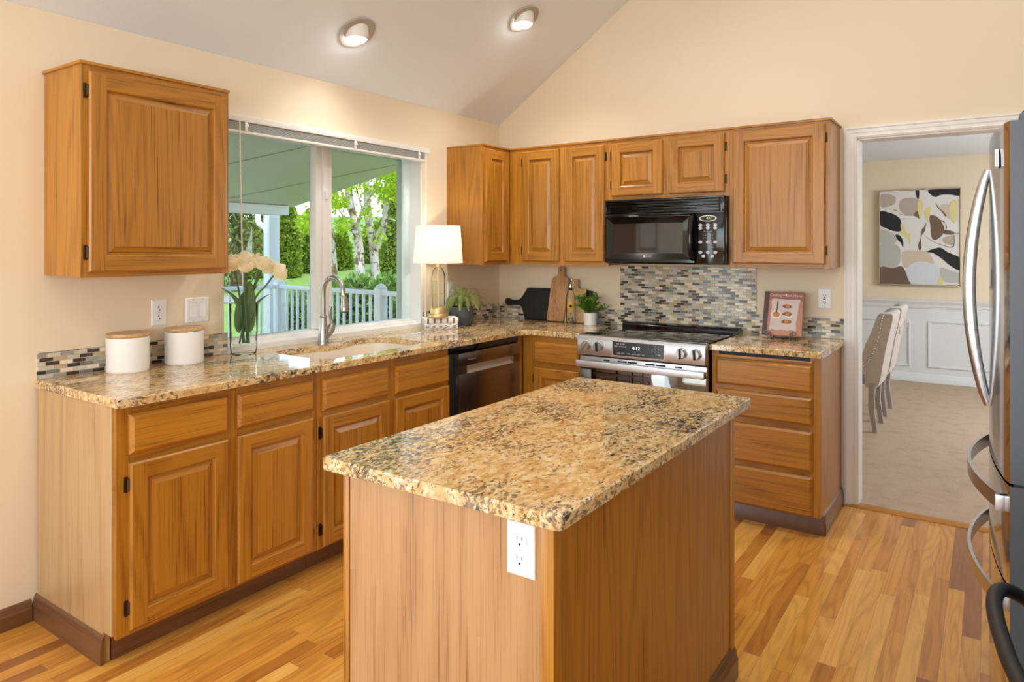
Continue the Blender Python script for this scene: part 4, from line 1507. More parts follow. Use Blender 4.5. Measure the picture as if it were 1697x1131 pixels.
# ------------------------------------------------------------------ faucet
FXX, FYY = 0.095, -1.745
fc = thing('faucet', 'brushed nickel gooseneck pull-down faucet behind the sink', 'faucet', (FXX, FYY, HT))
mb = MB()
mb.lathe([(0, 0.9145), (0.031, 0.9145), (0.031, 0.920), (0.0285, 0.926), (0.0275, 0.955), (0.0255, 0.985), (0.0200, 1.012), (0.0165, 1.040), (0.0160, 1.055), (0, 1.055)], (FXX, FYY, 0), 28)
mb.build('body', M['nickel'], fc)
mb = MB()
mb.lathe([(0, 1.052), (0.0185, 1.052), (0.0205, 1.057), (0.0185, 1.062), (0, 1.062)], (FXX, FYY, 0), 28)
mb.build('collar', M['nickel'], fc)
mb = MB()
pts = [(FXX, FYY, 1.058), (FXX, FYY, 1.10), (FXX, FYY, 1.15), (FXX, FYY, 1.19)]
for i in range(1, 13):
    a = PI - i * (PI - 0.22) / 12
    pts.append((FXX + 0.0755 + 0.0755 * math.cos(a), FYY, 1.19 + 0.0755 * math.sin(a)))
pts.append((pts[-1][0] + 0.006, FYY, pts[-1][2] - 0.035))
mb.tube(pts, 0.0122, 14)
mb.build('spout', M['nickel'], fc)
mb = MB()
x0, z0 = pts[-1][0], pts[-1][2]
mb.tube([(x0 - 0.001, FYY, z0 + 0.004), (x0, FYY, z0), (x0 + 0.003, FYY, z0 - 0.022), (x0 + 0.007, FYY, z0 - 0.055), (x0 + 0.010, FYY, z0 - 0.077), (x0 + 0.0105, FYY, z0 - 0.082)],
        [0.0125, 0.0145, 0.0150, 0.0205, 0.0235, 0.0215], 20)
sp = mb.build('spray_head', M['nickel'], fc)
mb = MB()
mb.tube([(x0 + 0.0105, FYY, z0 - 0.081), (x0 + 0.011, FYY, z0 - 0.086)], [0.019, 0.018], 20)
mb.build('nozzle', M['slot'], sp)
mb = MB()
mb.tube([(FXX, FYY + 0.012, 0.950), (FXX + 0.002, FYY + 0.034, 0.968), (FXX + 0.004, FYY + 0.048, 0.986), (FXX + 0.005, FYY + 0.053, 1.004), (FXX + 0.006, FYY + 0.052, 1.018)], [0.018, 0.0205, 0.0215, 0.0195, 0.013], 18)
mb.build('valve', M['nickel'], fc)
mb = MB()
mb.tube(spline([(FXX + 0.005, FYY + 0.053, 1.008), (FXX + 0.006, FYY + 0.049, 1.032), (FXX + 0.005, FYY + 0.042, 1.065), (FXX + 0.005, FYY + 0.042, 1.095), (FXX + 0.007, FYY + 0.047, 1.113)], 4),
        [0.013, 0.0115, 0.0105, 0.010, 0.0095, 0.009, 0.009, 0.0088, 0.0086, 0.0085, 0.0085, 0.009, 0.0095, 0.0098, 0.0095, 0.008, 0.005], 14)
mb.build('lever', M['nickel'], fc)

# ------------------------------------------------------------------ blind over the window
bl = thing('window_blind', 'white mini blind raised to the top of the window', 'blind', (0.03, -1.57, 2.0))
BY0, BY1 = -2.305, -0.846
mb = MB()
mb.box(0.003, 0.052, BY0, BY1, 2.030, 2.062, b=0.004)
hr = mb.build('headrail', M['vinyl'], bl)
mb = MB()
mb.box(0.002, 0.056, BY1 - 0.014, BY1 + 0.003, 2.026, 2.063, b=0.004)
mb.build('end_cap', M['vinyl'], hr)
mb = MB()
for i in range(9):
    z = 1.9895 + i * 0.0042
    mb.prism([(0.010, z), (0.024, z + 0.0016), (0.030, z + 0.0018), (0.046, z), (0.046, z + 0.0012), (0.030, z + 0.0030), (0.024, z + 0.0028), (0.010, z + 0.0012)], 'y', BY0 + 0.02, BY1 - 0.018)
mb.build('slat_stack', M['vinyl'], bl)
mb = MB()
mb.box(0.009, 0.047, BY0 + 0.02, BY1 - 0.018, 1.974, 1.988, b=0.005)
mb.build('bottom_rail', M['vinyl'], bl)
for y in (-2.18, -1.475, -0.94):
    mb = MB()
    mb.box(0.046, 0.053, y - 0.008, y + 0.008, 1.986, 2.030, b=0.003)
    mb.box(0.052, 0.057, y - 0.011, y + 0.011, 2.006, 2.020, b=0.002)
    mb.build('ladder_clip', M['plastic'], bl)
mb = MB()
mb.tube([(0.058, -2.222, 2.030), (0.060, -2.221, 1.85), (0.060, -2.214, 1.55), (0.060, -2.206, 1.235)], 0.0035, 8)
mb.build('tilt_wand', M['plastic'], bl)
mb = MB()
mb.tube([(0.056, -0.885, 2.030), (0.054, -0.886, 1.70), (0.052, -0.888, 1.15), (0.052, -0.888, 0.985)], 0.0018, 6)
mb.tube([(0.056, -0.879, 2.030), (0.056, -0.880, 1.70), (0.055, -0.884, 1.15), (0.055, -0.886, 0.985)], 0.0018, 6)
mb.build('lift_cord', M['plastic'], bl)

# ------------------------------------------------------------------ ceiling downlights on the slope
ROT = Matrix.Rotation(-math.atan(SLOPE), 4, 'Y')


def downlight(x, y, label, energy, spot=2.4, visible=True, group='recessed ceiling lights'):
    t = thing('ceiling_light', label, 'ceiling light', (x, y, zc(x)), group)
    mat = Matrix.Translation((x, y, zc(x))) @ ROT
    mb = MB()
    mb.lathe([(0.062, -0.0005), (0.098, -0.0005), (0.102, -0.004), (0.098, -0.008), (0.070, -0.009), (0.062, -0.005), (0.060, 0.0)], n=40)
    mb.xf(mat)
    mb.build('trim_ring', M['ring'], t)
    # the eyeball hangs vertical while its ring follows the slope
    mb = MB()
    mb.lathe([(0.060, 0.035), (0.061, -0.020), (0.058, -0.034), (0.052, -0.036), (0.050, -0.028)], (x, y, zc(x)), 36)
    mb.build('eyeball', M['white'], t)
    mb = MB()
    mb.lathe([(0.0, -0.062), (0.022, -0.059), (0.040, -0.049), (0.049, -0.036), (0.051, -0.028)], (x, y, zc(x)), 28)
    mb.build('lens', M['bulb'], t)
    l = lamp('downlight', 'SPOT', (x, y, zc(x) - 0.075), (0, 0, 0), energy, (1.0, 0.97, 0.92), spot_size=spot, spot_blend=1.0, shadow_soft_size=0.05)
    return t


M['ring'] = plain('light_ring', srgb(176, 166, 154), 0.4)
M['bulb'] = glow('downlight_lens', (1.0, 0.97, 0.92, 1), 20.0)
downlight(0.300, -1.700, 'lit round recessed ceiling light above the window', 11)
downlight(0.690, -0.715, 'lit round recessed ceiling light nearer the gable wall', 30)
for x, y, e in ((0.45, -3.75, 5), (1.75, -1.15, 44), (1.85, -2.75, 34), (1.75, -4.6, 18), (3.1, -0.9, 46), (3.0, -3.3, 30)):  # unseen fixtures, added for more light on the room
    downlight(x, y, 'added recessed ceiling light out of view, brightening the kitchen from above', e)

# ------------------------------------------------------------------ worktop objects, left to right


def canister(x, y, label):
    t = thing('canister', label, 'canister', (x, y, HT))
    mb = MB()
    z = HT
    mb.lathe([(0, z), (0.074, z), (0.078, z + 0.004), (0.079, z + 0.010), (0.079, z + 0.140), (0.077, z + 0.1425), (0.073, z + 0.1415), (0.073, z + 0.02), (0, z + 0.02)], (x, y, 0), 56)
    mb.build('jar', M['ceramic'], t)
    mb = MB()
    mb.lathe([(0, z + 0.143), (0.072, z + 0.143), (0.0785, z + 0.144), (0.0805, z + 0.147), (0.0805, z + 0.155), (0.079, z + 0.158), (0, z + 0.159)], (x, y, 0), 56)
    mb.build('lid', BAMBOO, t)
    return t


c1 = canister(0.095, -2.765, 'white ceramic canister with wood lid nearest the worktop end')
dup(c1, (-0.005, 0.246, 0), 'white ceramic canister with wood lid under the light switch')
for o in COL.objects:
    if o.name.startswith('canister'):
        o['group'] = 'white canisters'

VX, VY = 0.078, -2.214
va = thing('vase', 'clear glass vase holding tulips on the worktop by the window', 'vase', (VX, VY, HT))
mb = MB()
z = HT + 0.0005
mb.lathe([(0, z), (0.052, z), (0.058, z + 0.004), (0.061, z + 0.03), (0.063, z + 0.12), (0.066, z + 0.240), (0.0655, z + 0.243), (0.063, z + 0.240), (0.060, z + 0.12), (0.057, z + 0.055), (0.050, z + 0.046), (0.0, z + 0.046)], (VX, VY, 0), 12)
mb.build('vessel', glass_mat('vase_glass', (0.985, 0.995, 0.99, 1), 1.09), va, angle=50)


def leaf_blade(mb, path, widths, normal, fold=0.25, m=0):
    """A strip leaf along a path with a central fold."""
    n_ = Vector(normal).normalized()
    P = [Vector(p) for p in path]
    o = len(mb.V)
    for i, p in enumerate(P):
        t = (P[min(i + 1, len(P) - 1)] - P[max(i - 1, 0)]).normalized()
        s = t.cross(n_).normalized()
        nn = s.cross(t).normalized()
        w = widths[i]
        mb.V += [tuple(p - s * w + nn * w * fold), tuple(p), tuple(p + s * w + nn * w * fold)]
    for i in range(len(P) - 1):
        a = o + i * 3
        mb.F += [(a, a + 1, a + 4, a + 3), (a + 1, a + 2, a + 5, a + 4)]
        mb.I += [m, m]


def tulip(hx, hy, hz, lean, label, leaves, seed):
    rnd = random.Random(seed)
    t = thing('tulip', label, 'flower', (VX, VY, HT + 0.05), 'tulips in the glass vase')
    base = Vector((VX + rnd.uniform(-0.02, 0.02), VY + rnd.uniform(-0.02, 0.02), HT + 0.052))
    head = Vector((hx, hy, hz))
    mid = Vector((VX + (hx - VX) * 0.35, VY + (hy - VY) * 0.35, HT + 0.25))
    pts = spline([base, mid, head - Vector((lean[0] * 0.03, lean[1] * 0.03, 0.045)), head], 6)
    mb = MB()
    mb.tube(pts, 0.0042, 8)
    mb.build('stem', M['tleaf'], t)
    ax = (head - pts[-4]).normalized()
    ax = (ax + Vector((lean[0], lean[1], 0)) * 0.5).normalized()
    q = Vector((0, 0, 1)).rotation_difference(ax)
    mb = MB()
    R0, H = 0.039, 0.066
    for k in range(6):
        a0 = k * PI / 3 + (0.3 if k % 2 else 0)
        rr = R0 * (1.0 if k % 2 else 0.88)
        nu, nv = 7, 7
        o = len(mb.V)
        jit = rnd.uniform(0.9, 1.12)
        for j in range(nv):
            s = j / (nv - 1)
            rad = rr * (0.25 + 0.95 * math.sin(PI * min(1.0, 0.12 + s * 0.60))) * (1.0 if s < 0.8 else 1.0 - (s - 0.8) * 0.35)
            wa = (0.78 * math.sin(PI * (0.10 + 0.66 * s)) ** 0.7) * (1.0 if s < 0.85 else 0.75)
            for i in range(nu):
                u = i / (nu - 1) * 2 - 1
                a = a0 + u * wa
                zz = H * jit * (s - 0.10 * s * s * abs(u) ** 2 * 2.2)
                r_ = rad * (1 + 0.10 * u * u * s + 0.04 * math.sin(7 * u + k))
                mb.V.append(tuple(head + q @ Vector((r_ * math.cos(a), r_ * math.sin(a), zz))))
        for j in range(nv - 1):
            for i in range(nu - 1):
                a = o + j * nu + i
                mb.F.append((a, a + 1, a + nu + 1, a + nu))
                mb.I.append(0)
    mb.build('blossom', M['petal'], t, angle=180, recalc=False)
    for (ang, ln, wd, up_) in leaves:
        d = Vector((math.cos(ang), math.sin(ang), 0))
        p0 = base + Vector((0, 0, 0.05))
        c = [p0, p0 + d * ln * 0.16 + Vector((0, 0, up_ * 0.35)), p0 + d * ln * 0.45 + Vector((0, 0, up_ * 0.75)), p0 + d * ln + Vector((0, 0, up_))]
        path = spline(c, 5)
        k = len(path)
        mb = MB()
        leaf_blade(mb, path, [wd * (math.sin(PI * (i / (k - 1)) ** 0.75) ** 0.8 + 0.04) for i in range(k)], d * -1 + Vector((0, 0, 0.4)), 0.35)
        mb.build('leaf', M['tleaf'], t, angle=180, recalc=False)


tulip(0.110, -2.287, 1.322, (0.1, -0.5), 'leftmost cream tulip beside the wall cabinet', [(-1.5, 0.13, 0.024, 0.22)], 1)
tulip(0.145, -2.245, 1.318, (0.4, -0.3), 'cream tulip in front at the left of the bunch', [(-0.6, 0.04, 0.030, 0.25)], 2)
tulip(0.060, -2.195, 1.335, (-0.1, 0.1), 'cream tulip at the back of the bunch', [(1.0, 0.05, 0.026, 0.26)], 3)
tulip(0.130, -2.165, 1.325, (0.35, 0.2), 'cream tulip in the middle of the bunch', [(0.2, 0.05, 0.030, 0.21)], 4)
tulip(0.085, -2.120, 1.310, (0.1, 0.7), 'cream tulip leaning right within the bunch', [(1.3, 0.06, 0.026, 0.23)], 5)
tulip(0.115, -2.075, 1.285, (0.3, 1.1), 'rightmost cream tulip drooping over the porch post', [(1.5, 0.12, 0.020, 0.18)], 6)

# books, lamp
BK = Matrix.Translation((0.143, -0.850, HT)) @ Matrix.Rotation(math.atan2(0.161, 0.135) - PI / 2, 4, 'Z')


def book(name, label, z0, z1, hx, hy, stripes, seed):
    """Book lying flat, spine facing +x in its own frame."""
    t = thing(name, label, 'book', tuple(BK @ Vector((0, 0, z0))), 'books under the lamp')
    c = 0.003
    mb = MB()
    mb.box(-hx, hx - 0.002, -hy, hy, z0, z0 + c, b=0.001)
    mb.box(-hx, hx - 0.002, -hy, hy, z1 - c, z1, b=0.001)
    prof = [(hx - 0.004, z0), (hx, z0 + 0.004), (hx + 0.002, (z0 + z1) / 2), (hx, z1 - 0.004), (hx - 0.004, z1), (hx - 0.004, z1 - c), (hx - 0.003, (z0 + z1) / 2), (hx - 0.004, z0 + c)]
    mb.V += [(p[0], y, p[1]) for y in (-hy, hy) for p in prof]
    b = len(mb.V) - 16
    mb.F += [(b + i, b + (i + 1) % 8, b + 8 + (i + 1) % 8, b + 8 + i) for i in range(8)] + [tuple(range(b, b + 8))[::-1], tuple(range(b + 8, b + 16))]
    mb.I += [0] * 10
    mb.xf(BK)
    cv = mb.build('cover', M['bookw'], t)
    mb = MB()
    mb.box(-hx + 0.003, hx - 0.004, -hy + 0.003, hy - 0.003, z0 + c, z1 - c)
    mb.xf(BK)
    mb.build('page_block', M['ceramic'], t, smooth=False)
    if stripes:
        for i in range(5):
            y = -0.085 + i * 0.0405
            mb = MB()
            mb.box(hx - 0.001, hx + 0.0026, y - 0.0062, y + 0.0062, z0 + 0.002, z1 - 0.002)
            mb.xf(BK)
            mb.build('spine_band', M['stripe'], cv, smooth=False)
    else:
        ys = (-0.085, -0.046, -0.006, 0.034, 0.080)
        for ch, y in zip('TR6VB', ys):
            R_ = BK @ Matrix.Translation((hx + 0.0028, y, (z0 + z1) / 2))
            lettering('spine_letter', ch, (lambda u, v, w: tuple(R_ @ Vector((w, -v, u)))), 0.032, M['inkd'], cv)
        for i, (y, dz) in enumerate(((-0.072, 0.012), (-0.058, -0.012), (-0.028, -0.014), (0.018, -0.014), (0.056, 0.013), (0.097, 0.010))):
            R_ = BK @ Matrix.Translation((hx + 0.0028, y, (z0 + z1) / 2 + dz))
            lettering('spine_letter', 'CEOSNA'[i], (lambda u, v, w: tuple(R_ @ Vector((w, -v, u)))), 0.014, M['inkd'], cv)


M['stripe'] = plain('taupe_stripe', srgb(126, 108, 104), 0.6)
book('book', 'white book with bold dark letters on its spine, under the striped book', 0.0005, 0.0360, 0.0665, 0.104, False, 1)
book('book', 'white book with grey striped spine directly under the lamp', 0.0365, 0.0705, 0.0675, 0.106, True, 2)

LX, LY, LZ = 0.158, -0.884, HT + 0.0710
lp = thing('table_lamp', 'gold wire-cage table lamp with a white drum shade, lit', 'lamp', (LX, LY, LZ))
mb = MB()
mb.lathe([(0, LZ), (0.061, LZ), (0.064, LZ + 0.004), (0.064, LZ + 0.022), (0.061, LZ + 0.026), (0.052, LZ + 0.028), (0.052, LZ + 0.060), (0.050, LZ + 0.064), (0, LZ + 0.064)], (LX, LY, 0), 40)
mb.build('base', M['gold'], lp)
zb = LZ + 0.063
mb = MB()
r0 = 0.049
for k in range(6):
    a = k * PI / 3 + 0.25
    pts = [(r0, zb)] + [(r0, zb + 0.20)] + [(r0 * math.cos(b), zb + 0.20 + 0.062 * math.sin(b)) for b in (0.3, 0.6, 0.9, 1.2, 1.45)]
    mb.tube([(LX + p[0] * math.cos(a), LY + p[0] * math.sin(a), p[1]) for p in pts], 0.0016, 6)
for zz in (zb + 0.085, zb + 0.165):
    mb.tube([(LX + r0 * math.cos(i * PI / 16), LY + r0 * math.sin(i * PI / 16), zz) for i in range(32)], 0.0018, 6, closed=True)
mb.tube([(LX, LY, zb), (LX, LY, zb + 0.26)], 0.004, 8)
mb.build('wire_cage', M['gold'], lp)
mb = MB()
mb.lathe([(0.044, zb + 0.001), (0.0445, zb + 0.19), (0.040, zb + 0.222), (0.028, zb + 0.246), (0.010, zb + 0.257)], (LX, LY, 0), 32)
mb.build('glass_cloche', M['cglass'], lp)
mb = MB()
mb.lathe([(0, zb + 0.255), (0.014, zb + 0.255), (0.014, zb + 0.275), (0.010, zb + 0.280), (0.010, zb + 0.300), (0.015, zb + 0.302), (0.015, zb + 0.355), (0, zb + 0.355)], (LX, LY, 0), 20)
mb.build('socket', M['gold'], lp)
mb = MB()
S0, S1 = 1.328, 1.562
mb.lathe([(0.1550, S0), (0.1390, S1)], (LX, LY, 0), 64)
mb.build('lamp_shade', M['shade'], lp)
mb = MB()
mb.lathe([(0.0, 1.425), (0.014, 1.425), (0.028, 1.450), (0.030, 1.470), (0.022, 1.492), (0.0, 1.500)], (LX, LY, 0), 20)
mb.build('bulb', glow('lamp_bulb', (1.0, 0.86, 0.66, 1), 6.0), lp)
lamp('lamp_light', 'POINT', (LX, LY, 1.462), (0, 0, 0), 36, (1.0, 0.88, 0.70), shadow_soft_size=0.032)

# fern
PXX, PYY = 0.150, -0.640


def fern(parent, cx, cy, z0, n_, seed):
    rnd = random.Random(seed)
    for k in range(n_):
        a = 2 * PI * k / n_ + rnd.uniform(-0.2, 0.2)
        ln = rnd.uniform(0.12, 0.225) * (0.62 if math.cos(a) < -0.3 else 1.0)
        if math.sin(a) < -0.2:
            ln *= 0.72
        rise = rnd.uniform(0.045, 0.125)
        d = Vector((math.cos(a), math.sin(a), 0))
        c0 = Vector((cx, cy, z0)) + d * 0.01
        path = spline([c0, c0 + d * ln * 0.25 + Vector((0, 0, rise * 0.9)), c0 + d * ln * 0.7 + Vector((0, 0, rise * 1.15)), c0 + d * ln * 1.0 + Vector((0, 0, rise * 0.45)), c0 + d * ln * 1.12 + Vector((0, 0, rise * -0.05))], 6)
        mb = MB()
        mb.tube(path, 0.0011, 4)
        m_ = len(path)
        side = Vector((-d.y, d.x, 0))
        for i in range(3, m_):
            s = i / (m_ - 1)
            w = 0.019 * math.sin(PI * min(1, s * 0.9 + 0.12)) + 0.004
            t = (path[i] - path[i - 1]).normalized()
            for sd in (-1, 1):
                for h in (0.0, 0.5):
                    p = path[i - 1].lerp(path[i], h)
                    tip = p + side * sd * w + t * w * 0.45 - Vector((0, 0, w * 0.22))
                    q = 0.0021
                    mb.add([p - t * q, p + t * q, tip], [(0, 1, 2)])
        mb.build('frond', M['fern'], parent, smooth=False, recalc=False)


fp = thing('potted_fern', 'green fern in a dark grey stone pot beside the lamp', 'plant', (PXX, PYY, HT))
mb = MB()
z = HT
mb.lathe([(0, z), (0.058, z), (0.068, z + 0.006), (0.078, z + 0.035), (0.082, z + 0.070), (0.081, z + 0.100), (0.076, z + 0.124), (0.071, z + 0.124), (0.073, z + 0.105), (0, z + 0.105)], (PXX, PYY, 0), 40)
mb.build('pot', M['stonepot'], fp)
mb = MB()
mb.lathe([(0, z + 0.112), (0.067, z + 0.108)], (PXX, PYY, 0), 24)
mb.build('soil', M['soil'], fp)
fern(fp, PXX, PYY, z + 0.112, 22, 4)


# boards leaning on the range wall
def lean_board(name, label, outline, z_base, y_bot, y_top, h, th, mat, hole=None, cat='cutting board'):
    """outline in (x, z above base); the board leans back from y_bot at the base to y_top at height h."""
    ang = math.atan2(y_top - y_bot, h)
    R_ = Matrix.Translation((0, y_bot, z_base)) @ Matrix.Rotation(-ang, 4, 'X')
    mb = MB()
    mb.prism([tuple(p) for p in outline], 'y', -th, 0.0, b=0.003)
    mb.xf(R_)
    t = mb.build(name, mat)
    tag(t, label, cat)
    if hole:
        m2 = MB()
        m2.lathe([(0.0, 0.0004), (hole[2], 0.0004)], (hole[0], -th - 0.0002, hole[1]), 14, axis='-y')
        m2.xf(R_)
        m2.build('hanging_hole', M['slot'], t, smooth=False)
    return t


body = [(0.275, 0.004), (0.300, 0.0), (0.60, 0.0), (0.768, 0.0), (0.785, 0.012), (0.792, 0.19), (0.785, 0.218), (0.60, 0.226), (0.43, 0.226), (0.285, 0.226), (0.267, 0.219), (0.249, 0.190), (0.219, 0.146), (0.185, 0.132)]
hand = [(0.150, 0.134), (0.108, 0.143), (0.090, 0.136), (0.084, 0.118), (0.094, 0.100), (0.115, 0.094), (0.174, 0.096), (0.215, 0.094), (0.240, 0.076), (0.254, 0.045)]
bb = lean_board('cutting_board', 'black paddle board lying sideways against the wall', spline(body + hand, 4, True), HT + 0.001, -0.060, -0.014, 0.228, 0.014, M['blackm'])
wo_ = [(0.480, 0.018), (0.498, 0.001), (0.548, 0.0), (0.598, 0.001), (0.614, 0.018), (0.621, 0.15), (0.628, 0.278), (0.612, 0.306), (0.590, 0.318), (0.587, 0.366), (0.578, 0.377), (0.544, 0.377), (0.536, 0.366), (0.537, 0.318), (0.512, 0.308), (0.492, 0.278), (0.486, 0.15)]
lean_board('cutting_board', 'tall wooden paddle board standing upright in front of the black board', spline(wo_, 3, True), HT + 0.003, -0.095, -0.030, 0.385, 0.015, WALNUT, (0.561, 0.352, 0.006))
th_ = [(0.612, 0.014), (0.626, 0.001), (0.69, 0.0), (0.752, 0.001), (0.765, 0.016), (0.762, 0.214), (0.748, 0.230), (0.702, 0.235), (0.692, 0.288), (0.682, 0.296), (0.652, 0.296), (0.643, 0.288), (0.640, 0.235), (0.626, 0.228), (0.617, 0.212)]
lean_board('cutting_board', 'small pale wood board behind the oil bottle', spline(th_, 3, True), HT + 0.001, -0.082, -0.030, 0.30, 0.013, MAPLE)

# oil bottle
OX, OY = 0.684, -0.130
ob = thing('oil_bottle', 'slim glass oil bottle with a sunflower label in front of the boards', 'bottle', (OX, OY, HT))
mb = MB()
z = HT + 0.0005
prof = [(0, 0), (0.029, 0), (0.032, 0.004), (0.032, 0.165), (0.030, 0.185), (0.020, 0.205), (0.0125, 0.222), (0.012, 0.240), (0.010, 0.240), (0.0105, 0.222), (0.018, 0.203), (0.0275, 0.183), (0.029, 0.165), (0.029, 0.008), (0, 0.008)]
mb.lathe([(r, z + h) for r, h in prof], (OX, OY, 0), 28)
mb.build('glass', M['cglass'], ob)
mb = MB()
mb.lathe([(0, z + 0.238), (0.013, z + 0.238), (0.014, z + 0.243), (0.013, z + 0.262), (0.009, z + 0.270), (0.0, z + 0.272)], (OX, OY, 0), 18)
mb.tube([(OX, OY, z + 0.262), (OX + 0.006, OY, z + 0.284), (OX + 0.012, OY, z + 0.300)], [0.006, 0.005, 0.003], 10)
mb.build('pourer', M['chrome'], ob)
mb = MB()
mb.lathe([(0, z + 0.224), (0.0105, z + 0.224), (0.0105, z + 0.238), (0, z + 0.238)], (OX, OY, 0), 16)
mb.build('stopper', M['slot'], ob)
aim_ = math.atan2(-4.24 - OY, 3.0 - OX)
mb = MB()
for k in range(14):
    a = 2 * PI * k / 14
    for rr, mm in ((0.026, 0),):
        c = 0.040
        def S(u, v, w=0.0):
            th = aim_ + u / 0.032
            return (OX + (0.0322 + w) * math.cos(th), OY + (0.0322 + w) * math.sin(th), z + 0.118 + v)
        mb.add([S(0.008 * math.cos(a - 0.2), 0.008 * math.sin(a - 0.2)), S(0.008 * math.cos(a + 0.2), 0.008 * math.sin(a + 0.2)), S(0.022 * math.cos(a + 0.16), 0.024 * math.sin(a + 0.16), 0.0003), S(0.029 * math.cos(a), 0.031 * math.sin(a), 0.0003), S(0.022 * math.cos(a - 0.16), 0.024 * math.sin(a - 0.16), 0.0003)], [(0, 1, 2, 3, 4)])
lb = mb.build('label_petals', plain('sunflower_yellow', srgb(232, 178, 44), 0.5), ob, smooth=False, recalc=False)
mb = MB()
mb.add([S(0.009 * math.cos(2 * PI * i / 14), 0.010 * math.sin(2 * PI * i / 14), 0.0006) for i in range(14)], [tuple(range(14))])
mb.build('label_centre', M['soil'], lb, smooth=False, recalc=False)
mb = MB()
rnd = random.Random(9)
for k in range(16):
    u, v = rnd.uniform(-0.022, 0.022), rnd.uniform(-0.105, -0.045)
    a = rnd.uniform(0, 6)
    mb.add([S(u + 0.009 * math.cos(a), v + 0.009 * math.sin(a)), S(u + 0.004 * math.cos(a + 1.6), v + 0.004 * math.sin(a + 1.6)), S(u - 0.009 * math.cos(a), v - 0.009 * math.sin(a)), S(u - 0.004 * math.cos(a + 1.6), v - 0.004 * math.sin(a + 1.6))], [(0, 1, 2, 3)])
mb.build('label_leaves', M['stonepot'], ob, smooth=False, recalc=False)

# small plant in a white pot
QX, QY = 0.838, -0.140
pp = thing('potted_plant', 'bushy green plant in a small white pot left of the range', 'plant', (QX, QY, HT))
mb = MB()
z = HT
mb.lathe([(0, z), (0.041, z), (0.043, z + 0.002), (0.0455, z + 0.082), (0.043, z + 0.082), (0.041, z + 0.066), (0, z + 0.066)], (QX, QY, 0), 36)
mb.build('pot', M['ceramic'], pp)
rnd = random.Random(12)
for k in range(34):
    a = rnd.uniform(0, 2 * PI)
    el = rnd.uniform(0.25, 1.35)
    ln = rnd.uniform(0.085, 0.150)
    d = Vector((math.cos(a) * math.cos(el), math.sin(a) * math.cos(el), math.sin(el)))
    if d.y > 0:
        d.y *= 0.5
    p0 = Vector((QX + rnd.uniform(-0.02, 0.02), QY + rnd.uniform(-0.02, 0.02), z + 0.07))
    mb = MB()
    path = spline([p0, p0 + d * ln * 0.5, p0 + d * ln], 3)
    mb.tube(path, 0.0013, 5)
    for i in range(9):
        s = rnd.uniform(0.3, 1.0)
        p = p0 + d * ln * s
        b = rnd.uniform(0, 2 * PI)
        e = Vector((math.cos(b), math.sin(b), rnd.uniform(-0.1, 0.7))).normalized()
        e = (e + d * 0.6).normalized()
        L_ = rnd.uniform(0.028, 0.048)
        pa = [p, p + e * L_ * 0.35, p + e * L_ * 0.7, p + e * L_ - Vector((0, 0, L_ * 0.15))]
        leaf_blade(mb, pa, [0.002, 0.0065, 0.0055, 0.0004], (0.1, -0.3, 1), 0.3)
    mb.V = [(x, min(y, -0.100 if x < 0.80 else -0.012), max(zz, HT + 0.004)) for x, y, zz in mb.V]
    mb.build('sprig', M['leaf'], pp, angle=180, recalc=False)

# cookbook on an easel stand
bk0, bk1 = Vector((1.954, -0.160, 0.929)), Vector((2.165, -0.160, 0.929))
CBT = Matrix.Translation((2.0585, -0.165, 0.9290)) @ Matrix.Rotation(math.radians(-17), 4, 'X')
cb = thing('cookbook', 'brown cookbook with food pictures on its cover, on the wire easel', 'book', (2.0585, -0.165, 0.929))
PB = lambda u, v, w: tuple(CBT @ Vector((u, -w, v)))
BW, BH, BT = 0.105, 0.250, 0.020


def pbox(mb, u0, u1, v0, v1, w0, w1, m=0):
    a = [PB(u0, v0, w0), PB(u1, v0, w0), PB(u1, v1, w0), PB(u0, v1, w0)]
    b = [PB(u0, v0, w1), PB(u1, v0, w1), PB(u1, v1, w1), PB(u0, v1, w1)]
    mb.add(a + b, [(3, 2, 1, 0), (4, 5, 6, 7), (0, 1, 5, 4), (1, 2, 6, 5), (2, 3, 7, 6), (3, 0, 4, 7)], m)


CBR = [plain('cookbook_rose', srgb(190, 132, 110), 0.35), plain('cookbook_spine', srgb(76, 58, 54), 0.4), plain('cookbook_linen', srgb(214, 196, 192), 0.4), plain('cookbook_plate', srgb(240, 232, 226), 0.4),
       plain('cookbook_food', srgb(196, 128, 66), 0.4), plain('cookbook_crust', srgb(138, 74, 44), 0.4), plain('cookbook_top', srgb(158, 100, 84), 0.4)]
mb = MB()
pbox(mb, -BW, BW, 0, BH, 0.0, 0.003)
pbox(mb, -BW, BW, 0, BH, BT - 0.003, BT)
pbox(mb, -BW - 0.001, -BW + 0.003, 0, BH, 0.0, BT)
cov = mb.build('cover', CBR[0], cb, smooth=False)
mb = MB()
pbox(mb, -BW + 0.004, BW - 0.004, 0.004, BH - 0.004, 0.003, BT - 0.003)
mb.build('page_block', M['bookw'], cb, smooth=False)
mb = MB()
pbox(mb, -BW - 0.0005, -BW + 0.026, 0.0, BH, BT, BT + 0.0006, 1)
pbox(mb, -BW + 0.026, BW, BH - 0.052, BH, BT, BT + 0.0006, 6)
pts = spline([(-0.068, 0.030), (-0.05, 0.034), (-0.03, 0.028), (0.0, 0.033), (0.03, 0.028), (0.055, 0.034), (0.076, 0.030), (0.073, 0.07), (0.078, 0.11), (0.080, 0.15), (0.083, 0.185), (0.088, 0.206), (0.03, 0.205), (-0.03, 0.207), (-0.064, 0.204), (-0.062, 0.16), (-0.066, 0.12), (-0.064, 0.08)], 3, True)
mb.add([PB(p[0], p[1], BT + 0.0008) for p in pts], [tuple(range(len(pts)))], 2)
